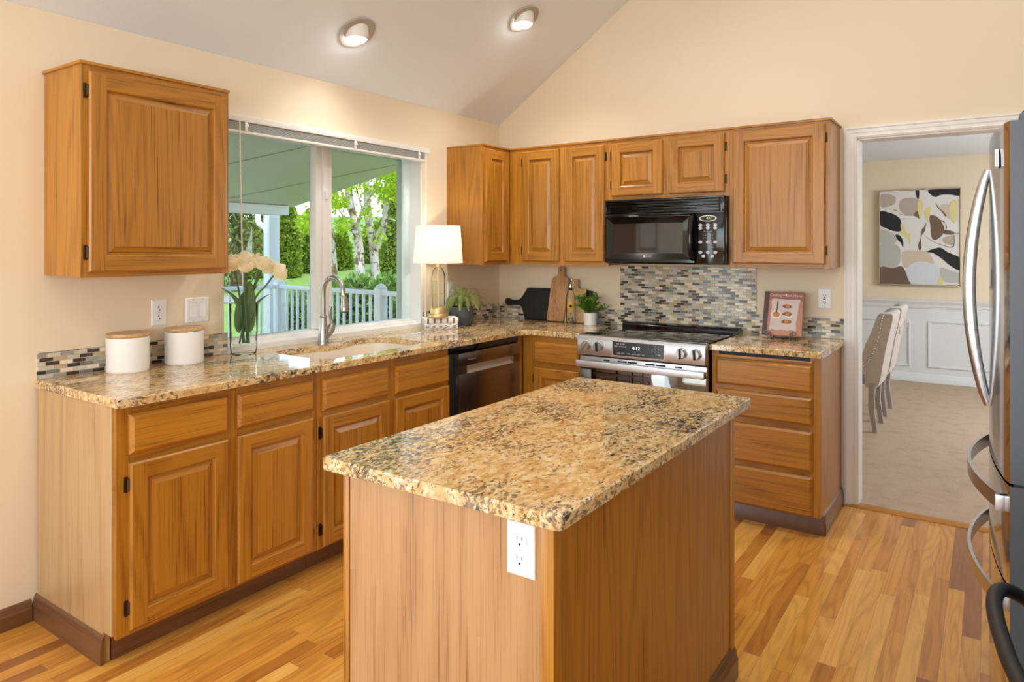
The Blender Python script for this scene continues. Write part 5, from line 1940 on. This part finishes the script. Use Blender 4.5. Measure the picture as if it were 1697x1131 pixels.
def blob(cu, cv, a, b, mt, w, n_=18, rough=0.0, seed=1):
    r_ = random.Random(seed)
    mb.add([PB(cu + a * math.cos(2 * PI * i / n_) * (1 + r_.uniform(-rough, rough)), cv + b * math.sin(2 * PI * i / n_) * (1 + r_.uniform(-rough, rough)), BT + w) for i in range(n_)], [tuple(range(n_))], mt)
blob(-0.035, 0.118, 0.027, 0.024, 3, 0.0012)
blob(-0.035, 0.118, 0.020, 0.017, 4, 0.0015)
for (cu, cv) in ((0.022, 0.165), (0.024, 0.122), (0.020, 0.078)):
    blob(cu, cv, 0.026, 0.012, 5, 0.0012, 12, 0.25, int(cv * 1000))
    blob(cu + 0.001, cv, 0.011, 0.012, 4, 0.0015, 12, 0.1, int(cv * 999))
blob(0.030, 0.114, 0.022, 0.014, 3, 0.0010)
mb.add([PB(-0.035, 0.13, BT + 0.0018), PB(-0.031, 0.13, BT + 0.0018), PB(-0.026, 0.195, BT + 0.0018), PB(-0.034, 0.195, BT + 0.0018)], [(0, 1, 2, 3)], 1)
mb.build('cover_picture', CBR, cov, smooth=False, recalc=False)
lettering('cover_title', 'Cooking', (lambda u, v, w: PB(u - 0.044, v + 0.229, w + BT + 0.0010)), 0.0230, M['ink'], cov, squash=0.80)
lettering('cover_title', 'Back Home', (lambda u, v, w: PB(u + 0.054, v + 0.229, w + BT + 0.0010)), 0.0230, M['ink'], cov, squash=0.80)
lettering('cover_title', 'the', (lambda u, v, w: PB(u + 0.000, v + 0.231, w + BT + 0.0010)), 0.0140, M['ink'], cov, squash=0.86)
es = thing('easel_stand', 'dark wire easel with scrolled feet holding the cookbook', 'stand', (2.0585, -0.17, HT))
mb = MB()
for s in (-1, 1):
    cx = 2.0585 + s * 0.070
    sp_ = []
    for i in range(26):
        a = i * 0.36
        r_ = 0.004 + 0.0125 * (i / 25)
        sp_.append((cx + s * (r_ * math.cos(a + 2.2) + 0.004), -0.212, 0.950 + r_ * math.sin(a + 2.2)))
    last = sp_[-1]
    sp_ += [(cx - s * 0.016, -0.211, 0.955), (cx - s * 0.019, -0.209, 0.940), (cx - s * 0.020, -0.206, HT + 0.004), (cx - s * 0.020, -0.196, HT + 0.0045), (cx - s * 0.020, -0.150, HT + 0.0045), (cx - s * 0.020, -0.120, HT + 0.10), (cx - s * 0.030, -0.075, HT + 0.20)]
    mb.tube(spline(sp_, 2), 0.0030, 8)
mb.tube([(2.0085, -0.145, HT + 0.0045), (2.1085, -0.145, HT + 0.0045)], 0.0026, 8)
mb.tube([(2.0185, -0.072, HT + 0.195), (2.0985, -0.072, HT + 0.195)], 0.0026, 8)
mb.tube([(2.0585, -0.072, HT + 0.195), (2.0585, -0.035, HT + 0.0035)], 0.0026, 8)
mb.build('wire_frame', plain('pewter_wire', srgb(140, 130, 124), 0.35, 0.9), es)

# ------------------------------------------------------------------ dining room
dc = thing('dining_chair', 'nearer taupe velvet wingback dining chair seen through the doorway', 'chair', (2.10, 1.92, 0.008), 'dining chairs')


def chair(t, yc):
    zf = 0.008
    n_, hw = 14, 0.215
    # (back-face x, front-face x, z) up the tilted back
    prof = [(2.316, 2.24, 0.362), (2.338, 2.23, 0.388), (2.352, 2.225, 0.44), (2.371, 2.235, 0.560), (2.393, 2.272, 0.690), (2.417, 2.318, 0.802), (2.434, 2.345, 0.890), (2.438, 2.358, 0.922), (2.428, 2.372, 0.938)]
    mb = MB()
    v = []
    for (xb, xf, z) in prof:
        for j in range(n_ + 1):
            u = j / n_ * 2 - 1
            v.append((xb - 0.020 * u * u * u * u, yc + u * hw * (0.93 + 0.07 * min(1, (z - 0.36) / 0.3)), z - 0.012 * abs(u) ** 6))
        for j in range(n_ + 1):
            u = 1 - j / n_ * 2
            v.append((xf - 0.055 * u ** 4 * (1 if z > 0.5 else 0.3) + 0.012, yc + u * hw * (0.93 + 0.07 * min(1, (z - 0.36) / 0.3)), z - 0.012 * abs(u) ** 6))
    k = 2 * (n_ + 1)
    f = [(i * k + j, i * k + (j + 1) % k, (i + 1) * k + (j + 1) % k, (i + 1) * k + j) for i in range(len(prof) - 1) for j in range(k)]
    f += [tuple(range(k))[::-1], tuple(range((len(prof) - 1) * k, len(prof) * k))]
    mb.add(v, f)
    bk = mb.build('backrest', M['velvet'], t, angle=50)
    mb = MB()
    mb.box(1.86, 2.25, yc - 0.205, yc + 0.205, 0.37, 0.485, b=0.03)
    mb.build('seat', M['velvetb'], t)
    # tufted inner cushion and side wings
    mb = MB()
    mb.prism([(2.21, 0.46), (2.24, 0.52), (2.285, 0.70), (2.335, 0.87), (2.350, 0.915), (2.325, 0.915), (2.300, 0.86), (2.262, 0.74), (2.235, 0.63), (2.200, 0.56), (2.140, 0.50), (2.14, 0.46)], 'y', yc - hw + 0.020, yc + hw - 0.020, b=0.008)
    mb.build('wing', M['velvetb'], bk)
    mb = MB()
    edge = spline([(2.352, 0.915), (2.338, 0.870), (2.318, 0.745), (2.285, 0.635), (2.258, 0.570), (2.215, 0.520), (2.15, 0.490)], 4)
    for p in edge[::1]:
        mb.lathe([(0, 0.004), (0.0055, 0.002), (0.006, 0.0)], (p[0] + 0.004, yc - hw - 0.001, p[1]), 8, axis='-y')
    mb.build('nailhead_trim', M['chrome'], bk)
    mb = MB()
    mb.tube([(2.428, yc + 0.0, 0.815), (2.444, yc, 0.812), (2.447, yc, 0.798)], 0.006, 8)
    mb.tube([(2.440, yc + 0.022 * math.sin(a), 0.778 + 0.024 * math.cos(a)) for a in [i * PI / 8 for i in range(16)]], 0.0035, 8, closed=True)
    mb.build('ring_pull', M['chrome'], bk)
    for (x, y, dx) in ((2.275, yc - 0.185, 0.02), (2.275, yc + 0.185, 0.02), (1.90, yc - 0.185, 0.0), (1.90, yc + 0.185, 0.0)):
        mb = MB()
        a, b = 0.022, 0.015
        mb.V = [(x - a, y - a, 0.39), (x + a, y - a, 0.39), (x + a, y + a, 0.39), (x - a, y + a, 0.39)]
        mid_ = [(x - 0.006 + s * 0.019, y + q * 0.019, 0.20) for s, q in ((-1, -1), (1, -1), (1, 1), (-1, 1))]
        bot_ = [(x + dx + s * b, y + q * b, zf + 0.0005) for s, q in ((-1, -1), (1, -1), (1, 1), (-1, 1))]
        mb.V += mid_ + bot_
        mb.F = [(0, 3, 2, 1), (8, 9, 10, 11)] + [(r * 4 + i, r * 4 + (i + 1) % 4, r * 4 + 4 + (i + 1) % 4, r * 4 + 4 + i) for r in (0, 1) for i in range(4)]
        mb.I = [0] * len(mb.F)
        mb.build('leg', M['legw'], t)


chair(dc, 1.92)
dup(dc, (0.0, 0.63, 0), 'farther taupe velvet wingback dining chair, behind the other one')

pa = thing('wall_art', 'abstract canvas in black, white and taupe on the dining room wall', 'painting', (2.40, 4.29, 1.54))
AX0, AX1, AZ0, AZ1 = 2.026, 2.776, 1.030, 2.050
mb = MB()
for (x0, x1, z0, z1) in ((AX0, AX0 + 0.008, AZ0, AZ1), (AX1 - 0.008, AX1, AZ0, AZ1), (AX0, AX1, AZ0, AZ0 + 0.008), (AX0, AX1, AZ1 - 0.008, AZ1)):
    mb.box(x0, x1, 4.268, 4.318, z0, z1)
mb.build('frame', plain('champagne_frame', srgb(196, 178, 150), 0.35, 0.5), pa, smooth=False)
AC = [plain('art_' + n, c, 0.7) for n, c in (('white', srgb(226, 222, 218)), ('black', srgb(34, 33, 36)), ('taupe', srgb(184, 172, 158)), ('grey', srgb(186, 186, 180)), ('brown', srgb(112, 92, 76)),
                                             ('yellow', srgb(222, 212, 148)), ('blue', srgb(208, 214, 222)), ('sand', srgb(206, 190, 170)))]
mb = MB()
mb.box(AX0 + 0.010, AX1 - 0.010, 4.280, 4.312, AZ0 + 0.010, AZ1 - 0.010, 0)
cvs = mb.build('canvas', AC, pa, smooth=False)
mb = MB()
lay = [0]


def art(mt, pts, n_=4):
    lay[0] += 1
    q = spline([(AX0 + 0.012 + (AX1 - AX0 - 0.024) * min(1, max(0, (x - 105) / 845)), AZ1 - 0.012 - (AZ1 - AZ0 - 0.024) * min(1, max(0, (y - 92) / 985))) for x, y in pts], n_, True)
    q = [(min(AX1 - 0.011, max(AX0 + 0.011, p[0])), min(AZ1 - 0.011, max(AZ0 + 0.011, p[1]))) for p in q]
    mb.add([(p[0], 4.2797 - 0.00012 * lay[0], p[1]) for p in q], [tuple(range(len(q)))], mt)


art(2, [(105, 130), (200, 120), (275, 160), (255, 230), (160, 260), (105, 240)])
art(2, [(330, 190), (430, 165), (520, 190), (525, 270), (480, 340), (380, 345), (315, 280)])
art(1, [(630, 92), (800, 85), (950, 85), (950, 165), (850, 150), (760, 150), (700, 170), (650, 140)])
art(1, [(490, 92), (530, 92), (525, 180), (505, 170)])
art(1, [(100, 305), (190, 315), (270, 345), (330, 400), (335, 510), (250, 515), (160, 480), (100, 445)])
art(3, [(105, 500), (200, 520), (290, 560), (270, 640), (170, 660), (105, 630)])
art(3, [(105, 660), (250, 650), (320, 700), (325, 830), (270, 900), (150, 895), (105, 880)])
art(4, [(105, 905), (240, 910), (340, 890), (390, 960), (440, 1075), (250, 1080), (105, 1080)])
art(7, [(350, 740), (480, 725), (620, 740), (690, 850), (640, 870), (520, 850), (420, 900), (360, 880)])
art(6, [(390, 930), (480, 850), (600, 840), (730, 900), (750, 1000), (730, 1080), (600, 1080), (450, 1080)])
art(4, [(640, 365), (720, 375), (790, 480), (775, 560), (700, 615), (660, 580), (650, 470)])
art(4, [(470, 345), (520, 310), (535, 385), (500, 370)])
art(4, [(605, 430), (590, 520), (560, 560), (550, 640), (555, 700), (530, 720), (520, 660), (545, 600), (548, 520), (580, 480)])
art(4, [(790, 510), (890, 530), (880, 560), (790, 550)])
art(2, [(775, 600), (880, 570), (880, 660), (800, 650)])
art(7, [(770, 250), (860, 260), (850, 400), (800, 350), (760, 300)])
art(5, [(515, 210), (545, 190), (570, 240), (560, 340), (535, 380), (515, 300)])
art(5, [(585, 310), (650, 265), (645, 340), (630, 430), (605, 380)])
art(5, [(330, 440), (370, 470), (400, 540), (440, 550), (430, 660), (415, 600), (350, 560)])
art(5, [(850, 250), (910, 205), (930, 300), (905, 440), (860, 390)])
art(5, [(750, 980), (780, 1010), (770, 1075), (720, 1070)])
art(1, [(610, 735), (700, 700), (760, 695), (830, 740), (950, 800), (950, 920), (860, 880), (760, 800), (680, 750)])
art(3, [(760, 900), (870, 930), (950, 960), (950, 1040), (820, 1050), (760, 990)])
art(4, [(705, 225), (730, 270), (790, 330), (815, 365), (800, 370), (760, 310), (725, 280)])
art(1, [(275, 555), (330, 570), (360, 640), (355, 690), (335, 640), (300, 610)])
for path in ([(250, 290), (300, 300), (340, 340), (480, 350)], [(575, 550), (650, 610), (760, 660), (880, 680), (890, 560)], [(730, 400), (800, 430), (815, 500)], [(880, 545), (945, 545)]):
    pp_ = spline(path, 5)
    art(4, [tuple(p) for p in pp_] + [(p[0] + 6, p[1] + 7) for p in pp_[::-1]], 1)
mb.build('brushwork', AC, cvs, smooth=False, recalc=False)

# ------------------------------------------------------------------ the garden and porch outside the window
FW, RT = Vector((-math.sin(0.6), math.cos(0.6), 0)), Vector((math.cos(0.6), math.sin(0.6), 0))
EYE = Vector(cam.location)


def yard(px, depth, z=None):
    p = EYE + FW * depth + RT * ((px - 848.5) / 1156.3 * depth)
    p.z = ground(depth) if z is None else z
    return p


def ground(d):
    return -0.40 + 0.09 * (d - 9.0)


def zat(py, d):
    return EYE.z - (py - 412.88) / 1156.3 * d


mb = MB()
g0 = [yard(x, d) for d in (6.9, 12, 20, 34, 60) for x in (-2200, -400, 300, 700, 1100)]
mb.add(g0, [(r * 5 + c, r * 5 + c + 1, r * 5 + c + 6, r * 5 + c + 5) for r in range(4) for c in range(4)])
o = mb.build('lawn', M['lawn'], smooth=True)
o['kind'] = 'structure'
mb = MB()
a, b = 15.6, 16.5
mb.add([yard(-500, a) + Vector((0, 0, 0.02)), yard(432, a) + Vector((0, 0, 0.02)), yard(425, b) + Vector((0, 0, 0.02)), yard(-500, b) + Vector((0, 0, 0.02))], [(0, 1, 2, 3)])
o = mb.build('path', M['deck'], smooth=False)
o['kind'] = 'structure'
mb = MB()
mb.box(-5.0, -0.17, -7.0, 1.85, -0.12, -0.04)
o = mb.build('porch_deck', M['deck'], smooth=False)
o['kind'] = 'structure'
mb = MB()
rz = lambda x: 2.878 + 0.194 * x
rp = [(-0.17, rz(-0.17)), (-4.66, rz(-4.66)), (-4.66, rz(-4.66) + 0.13), (-0.17, rz(-0.17) + 0.13)]
mb.prism(rp, 'y', -7.2, 1.80)
for (p, q) in (((-3.9, -0.44), (-0.6, 1.0)), ((-4.62, 0.60), (-2.3, 1.72)), ((-3.9, -1.9), (-0.6, -0.5)), ((-3.9, -3.4), (-0.6, -2.0))):
    d = Vector((q[0] - p[0], q[1] - p[1], 0)).normalized()
    s = Vector((-d.y, d.x, 0)) * 0.006
    A, B_ = Vector((p[0], p[1], rz(p[0]))), Vector((q[0], q[1], rz(q[0])))
    dn = Vector((0, 0, -0.003))
    mb.add([A - s + dn, B_ - s + dn, B_ + s + dn, A + s + dn], [(0, 1, 2, 3)], 1)
o = mb.build('porch_roof', [M['soffit'], M['deck']], smooth=False)
o['kind'] = 'structure'
mb = MB()
mb.box(-4.72, -4.56, -7.2, 1.66, 1.86, rz(-4.6) - 0.005, b=0.006)
o = mb.build('porch_beam', M['porch'])
o['kind'] = 'structure'

pc = yard(450, 9.25)
po = thing('porch_post', 'white square porch post at the corner of the railing outside', 'post', (pc.x, pc.y, -0.04))
mb = MB()
mb.box(-0.075, 0.075, -0.075, 0.075, -0.04, 1.862, b=0.006)
mb.xf(Matrix.Translation((pc.x, pc.y, 0)) @ Matrix.Rotation(-0.12, 4, 'Z'))
mb.build('shaft', M['porch'], po)
mb = MB()
mb.box(-0.095, 0.095, -0.095, 0.095, -0.039, 0.04, b=0.006)
mb.xf(Matrix.Translation((pc.x, pc.y, 0)) @ Matrix.Rotation(-0.12, 4, 'Z'))
mb.build('base_trim', M['porch'], po)
# downspout with its offset elbow
ds0 = yard(437, 9.7)
mb = MB()
pts = [yard(427, 9.7, 1.95), yard(427, 9.7, 1.86), yard(429, 9.7, 1.78), yard(437, 9.7, 1.72), yard(444, 9.7, 1.66), yard(445.5, 9.7, 1.55), yard(445.5, 9.7, 0.9), yard(445.5, 9.7, -0.3)]
mb.tube(spline(pts, 4), 0.038, 10)
o = mb.build('downspout', M['porch'])
tag(o, 'white gutter downspout bending in behind the porch post', 'downspout')

rl = thing('porch_railing', 'white porch railing with round balusters outside the window', 'railing', (-4.65, 1.58, -0.04))


def rail_run(A, B, n_, skip=()):
    A, B = Vector(A), Vector(B)
    d = (B - A)
    L_ = d.length
    ang = math.atan2(d.y, d.x)
    X = Matrix.Translation((A.x, A.y, 0)) @ Matrix.Rotation(ang, 4, 'Z')
    mb = MB()
    mb.box(0, L_, -0.035, 0.035, 0.905, 0.955, b=0.010)
    mb.xf(X)
    mb.build('top_rail', M['porch'], rl)
    mb = MB()
    mb.box(0, L_, -0.025, 0.025, 0.06, 0.11, b=0.005)
    mb.xf(X)
    mb.build('bottom_rail', M['porch'], rl)
    for i in range(n_):
        u = L_ * (i + 0.5) / n_
        if any(abs(u - s_) < 0.09 for s_ in skip):
            continue
        mb = MB()
        mb.box(u - 0.014, u + 0.014, -0.014, 0.014, 0.11, 0.906, b=0.004)
        mb.xf(X)
        mb.build('baluster', M['porch'], rl)


def rail_post(x, y, ang):
    X = Matrix.Translation((x, y, 0)) @ Matrix.Rotation(ang, 4, 'Z')
    mb = MB()
    mb.box(-0.054, 0.054, -0.054, 0.054, -0.04, 0.985, b=0.006)
    mb.xf(X)
    p = mb.build('post', M['porch'], rl)
    mb = MB()
    mb.lathe([(0.062, 0.985), (0.066, 0.990), (0.062, 1.000), (0.048, 1.010), (0.030, 1.024), (0.012, 1.034), (0, 1.036)], (x, y, 0), 20)
    mb.build('post_cap', M['porch'], p)


RA, RB, RC = (-4.62, 1.55), (-2.53, 1.30), (-0.20, 1.02)
rail_run(RA, RB, 17)
rail_run(RB, RC, 20)
rail_run((-4.63, 1.50), (-4.80, -0.3), 13)
rail_post(*RA, -0.12)
rail_post(*RB, -0.12)


def scatter(name, pts, normals, size, mat, parent, seed, asp=0.55, droop=0.0):
    """One mesh of many small folded leaves."""
    rnd = random.Random(seed)
    V, F_ = [], []
    for p, nrm in zip(pts, normals):
        d = (Vector((rnd.gauss(0, 1), rnd.gauss(0, 1), rnd.gauss(0, 1))) * 0.7 + nrm).normalized()
        d.z -= droop
        d.normalize()
        s = d.cross(Vector((rnd.gauss(0, 1), rnd.gauss(0, 1), rnd.gauss(0, 1))))
        if s.length < 1e-4:
            continue
        s.normalize()
        L_ = size * rnd.uniform(0.6, 1.3)
        w = L_ * asp * 0.5
        a = p
        m_ = p + d * L_ * 0.5
        e = p + d * L_
        o_ = len(V)
        V += [tuple(a), tuple(m_ + s * w), tuple(e), tuple(m_ - s * w)]
        F_.append((o_, o_ + 1, o_ + 2, o_ + 3))
    me = bpy.data.meshes.new(name)
    me.from_pydata(V, [], F_)
    me.materials.append(mat)
    ob = bpy.data.objects.new(name, me)
    COL.objects.link(ob)
    ob.parent = parent
    if parent.type == 'EMPTY':
        ob.location = -Vector(parent.location)
    return ob


def blobs(rnd, lobes, n_):
    """Points on the outside of overlapping ellipsoids (c, rx, ry, rz)."""
    P, N = [], []
    wts = [l[1] * l[3] for l in lobes]
    while len(P) < n_:
        c, rx, ry, rz_ = rnd.choices(lobes, wts)[0]
        d = Vector((rnd.gauss(0, 1), rnd.gauss(0, 1), rnd.gauss(0, 1))).normalized()
        k = rnd.uniform(0.80, 1.05)
        P.append(Vector((c[0] + d.x * rx * k, c[1] + d.y * ry * k, c[2] + d.z * rz_ * k)))
        N.append(d)
    return P, N


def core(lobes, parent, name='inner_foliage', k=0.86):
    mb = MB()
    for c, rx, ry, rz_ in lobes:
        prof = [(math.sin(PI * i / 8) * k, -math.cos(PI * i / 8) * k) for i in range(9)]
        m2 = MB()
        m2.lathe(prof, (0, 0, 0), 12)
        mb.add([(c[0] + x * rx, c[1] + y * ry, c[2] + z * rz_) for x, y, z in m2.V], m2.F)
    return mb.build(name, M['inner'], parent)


def conifer(label, px, d, top_py, w_px, seed, n_=5200, mat='hedge', leaf=0.11, group='clipped evergreens across the lawn'):
    rnd = random.Random(seed)
    b = yard(px, d)
    zt_ = zat(top_py, d)
    r = w_px / 2 / 1156.3 * d
    H = zt_ - b.z
    t = thing('evergreen_tree', label, 'tree', tuple(b), group)
    lobes = []
    for i in range(6):
        s = i / 5
        rr = r * (0.92 + 0.12 * math.sin(2.5 * s + seed)) * (1.0 if s < 0.6 else 1.0 - (s - 0.6) * 1.35)
        lobes.append(((b.x + rnd.uniform(-0.1, 0.1) * r, b.y + rnd.uniform(-0.1, 0.1) * r, b.z + H * (0.10 + 0.80 * s)), rr, rr, H * 0.14))
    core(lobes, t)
    P, N = blobs(rnd, lobes, n_)
    N = [Vector((v.x, v.y, v.z * 0.4 + 0.9)).normalized() for v in N]
    scatter('foliage', P, N, leaf, M[mat], t, seed)
    mb = MB()
    mb.tube([(b.x, b.y, b.z - 0.05), (b.x, b.y, b.z + H * 0.2)], r * 0.15, 8)
    mb.build('trunk', M['bark2'], t)


conifer('columnar evergreen just right of the porch post', 480, 20.0, 318, 34, 1)
conifer('shorter columnar evergreen left of the window mullion', 512, 21.2, 352, 36, 2)
conifer('dark evergreen right behind the window mullion', 566, 22.0, 385, 38, 3)
conifer('tall dense evergreen at the right side of the window view', 655, 21.0, 312, 60, 4, 7000)
conifer('broad evergreen wall behind the birch trunks', 622, 24.0, 372, 66, 5, 6000)
conifer('dark evergreen hidden behind the faucet side of the mullion', 540, 24.0, 380, 46, 6, 4000)
conifer('olive evergreen left of the porch post', 418, 20.0, 375, 46, 7, 5000)


def spruce(label, px, d, top_py, w_px, seed):
    rnd = random.Random(seed)
    b = yard(px, d)
    H = zat(top_py, d) - b.z
    r = w_px / 2 / 1156.3 * d
    t = thing('spruce_tree', label, 'tree', tuple(b), 'drooping conifers at the left of the window view')
    mb = MB()
    mb.tube([(b.x, b.y, b.z - 0.05), (b.x, b.y, b.z + H)], [0.16, 0.03], 8)
    mb.build('trunk', M['bark2'], t)
    P, N = [], []
    mbb = MB()
    for k in range(60):
        h = rnd.uniform(0.12, 0.98)
        a = rnd.uniform(0, 2 * PI)
        L_ = r * (1.05 - h * 0.75) * rnd.uniform(0.7, 1.1)
        z0_ = b.z + H * h
        dv = Vector((math.cos(a), math.sin(a), 0))
        path = [Vector((b.x, b.y, z0_)), Vector((b.x, b.y, z0_)) + dv * L_ * 0.5 + Vector((0, 0, -0.05 * L_)), Vector((b.x, b.y, z0_)) + dv * L_ + Vector((0, 0, -0.45 * L_))]
        mbb.tube(path, [0.03, 0.02, 0.008], 5)
        for q in range(70):
            s = rnd.uniform(0.15, 1.0)
            p = path[0].lerp(path[1], s * 2) if s < 0.5 else path[1].lerp(path[2], s * 2 - 1)
            P.append(p + Vector((rnd.gauss(0, 0.10), rnd.gauss(0, 0.10), rnd.gauss(-0.14, 0.16))))
            N.append(Vector((dv.x * 0.4, dv.y * 0.4, -1.0)))
    br = mbb.build('branches', M['bark2'], t)
    br['kind'] = 'stuff'
    scatter('foliage', P, N, 0.17, M['spruce'], t, seed, 0.30)


spruce('drooping spruce filling the left edge of the window view', 392, 17.5, 190, 120, 11)
spruce('drooping spruce farther back behind the porch post', 440, 23.0, 200, 110, 12)


def shrub(label, px, d, top_py, w_px, seed, group='leafy shrubs beyond the porch railing'):
    rnd = random.Random(seed)
    b = yard(px, d)
    zt_ = zat(top_py, d)
    r = w_px / 2 / 1156.3 * d
    H = zt_ - b.z
    t = thing('laurel_shrub', label, 'shrub', tuple(b), group)
    lobes = [((b.x, b.y, b.z + H * 0.50), r * 1.15, r * 1.15, H * 0.52)]
    for i in range(4):
        a = rnd.uniform(0, 6.28)
        lobes.append(((b.x + math.cos(a) * r * 0.5, b.y + math.sin(a) * r * 0.5, b.z + H * rnd.uniform(0.5, 0.70)), r * 0.55, r * 0.55, H * 0.30))
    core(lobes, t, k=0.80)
    P, N = blobs(rnd, lobes, 3600)
    N = [Vector((v.x, v.y, v.z + 0.5)).normalized() for v in N]
    scatter('foliage', P, N, 0.105, M['laurel'], t, seed, 0.45)


shrub('leafy shrub behind the railing just right of the corner post', 500, 11.2, 486, 62, 21)
shrub('leafy shrub behind the railing at the window mullion', 545, 10.8, 474, 66, 22)
shrub('leafy shrub behind the railing below the birch trunks', 592, 10.4, 463, 70, 23)
shrub('leafy shrub behind the railing at its middle post', 640, 10.0, 464, 70, 24)
shrub('leafy shrub behind the railing at the right edge of the window', 690, 9.6, 466, 70, 25)

bt = thing('birch_tree', 'multi-stemmed white birch with fresh lime leaves outside the window', 'tree', tuple(yard(605, 14.5)))


def limb(name, pts, radii):
    mb = MB()
    q = spline([yard(px, d, zat(py, d)) for px, py, d in pts], 4)
    k = len(q)
    mb.tube(q, [radii[0] + (radii[1] - radii[0]) * i / (k - 1) for i in range(k)], 10)
    return mb.build(name, M['bark'], bt)


limb('trunk', [(598, 492, 14.3), (597, 460, 14.3), (595, 410, 14.4), (588, 370, 14.5), (580, 330, 14.6), (573, 270, 14.8), (566, 200, 15)], (0.115, 0.05))
limb('trunk', [(624, 492, 14.6), (622, 455, 14.6), (619, 410, 14.6), (612, 370, 14.7), (608, 320, 14.8), (604, 260, 14.9), (600, 190, 15)], (0.110, 0.05))
limb('trunk', [(620, 420, 14.6), (634, 385, 14.5), (640, 340, 14.5), (647, 300, 14.5), (655, 250, 14.5)], (0.075, 0.035))
limb('trunk', [(553, 492, 15.2), (554, 460, 15.2), (552, 420, 15.3), (545, 370, 15.4), (532, 335, 15.5), (515, 300, 15.6)], (0.085, 0.04))
for pts in ([(590, 380, 14.4), (600, 350, 14.2), (614, 325, 14.0), (625, 295, 13.9)], [(592, 395, 14.4), (576, 370, 14.3), (560, 345, 14.2)], [(612, 375, 14.5), (600, 345, 14.6), (590, 310, 14.7)],
            [(618, 400, 14.4), (640, 365, 14.2), (655, 366, 14.1)], [(640, 340, 14.5), (655, 320, 14.3), (668, 296, 14.2)], [(586, 365, 14.5), (575, 340, 14.6), (572, 300, 14.6)], [(608, 330, 14.8), (626, 310, 14.7), (636, 280, 14.6)]):
    limb('branch', pts, (0.038, 0.015))
rnd = random.Random(31)
P, N = [], []
for (px, py, sx, sy, n_) in ((658, 300, 20, 22, 900), (640, 320, 14, 14, 260), (668, 340, 8, 22, 260), (560, 340, 12, 10, 220), (568, 375, 10, 12, 160), (600, 315, 30, 16, 150), (512, 372, 14, 14, 420), (526, 350, 10, 10, 160), (545, 325, 18, 14, 200), (618, 285, 40, 14, 400), (606, 372, 20, 26, 70), (630, 395, 14, 16, 60), (612, 350, 16, 14, 50)):
    for i in range(n_):
        d = rnd.uniform(13.4, 15.2)
        x, y = rnd.gauss(px, sx * 0.6), rnd.gauss(py, sy * 0.6)
        P.append(yard(x, d, zat(y, d)))
        N.append(Vector((0.2, -0.3, 0.6)))
lf = scatter('foliage', P, N, 0.092, M['lime'], bt, 5, 0.75, 0.2)
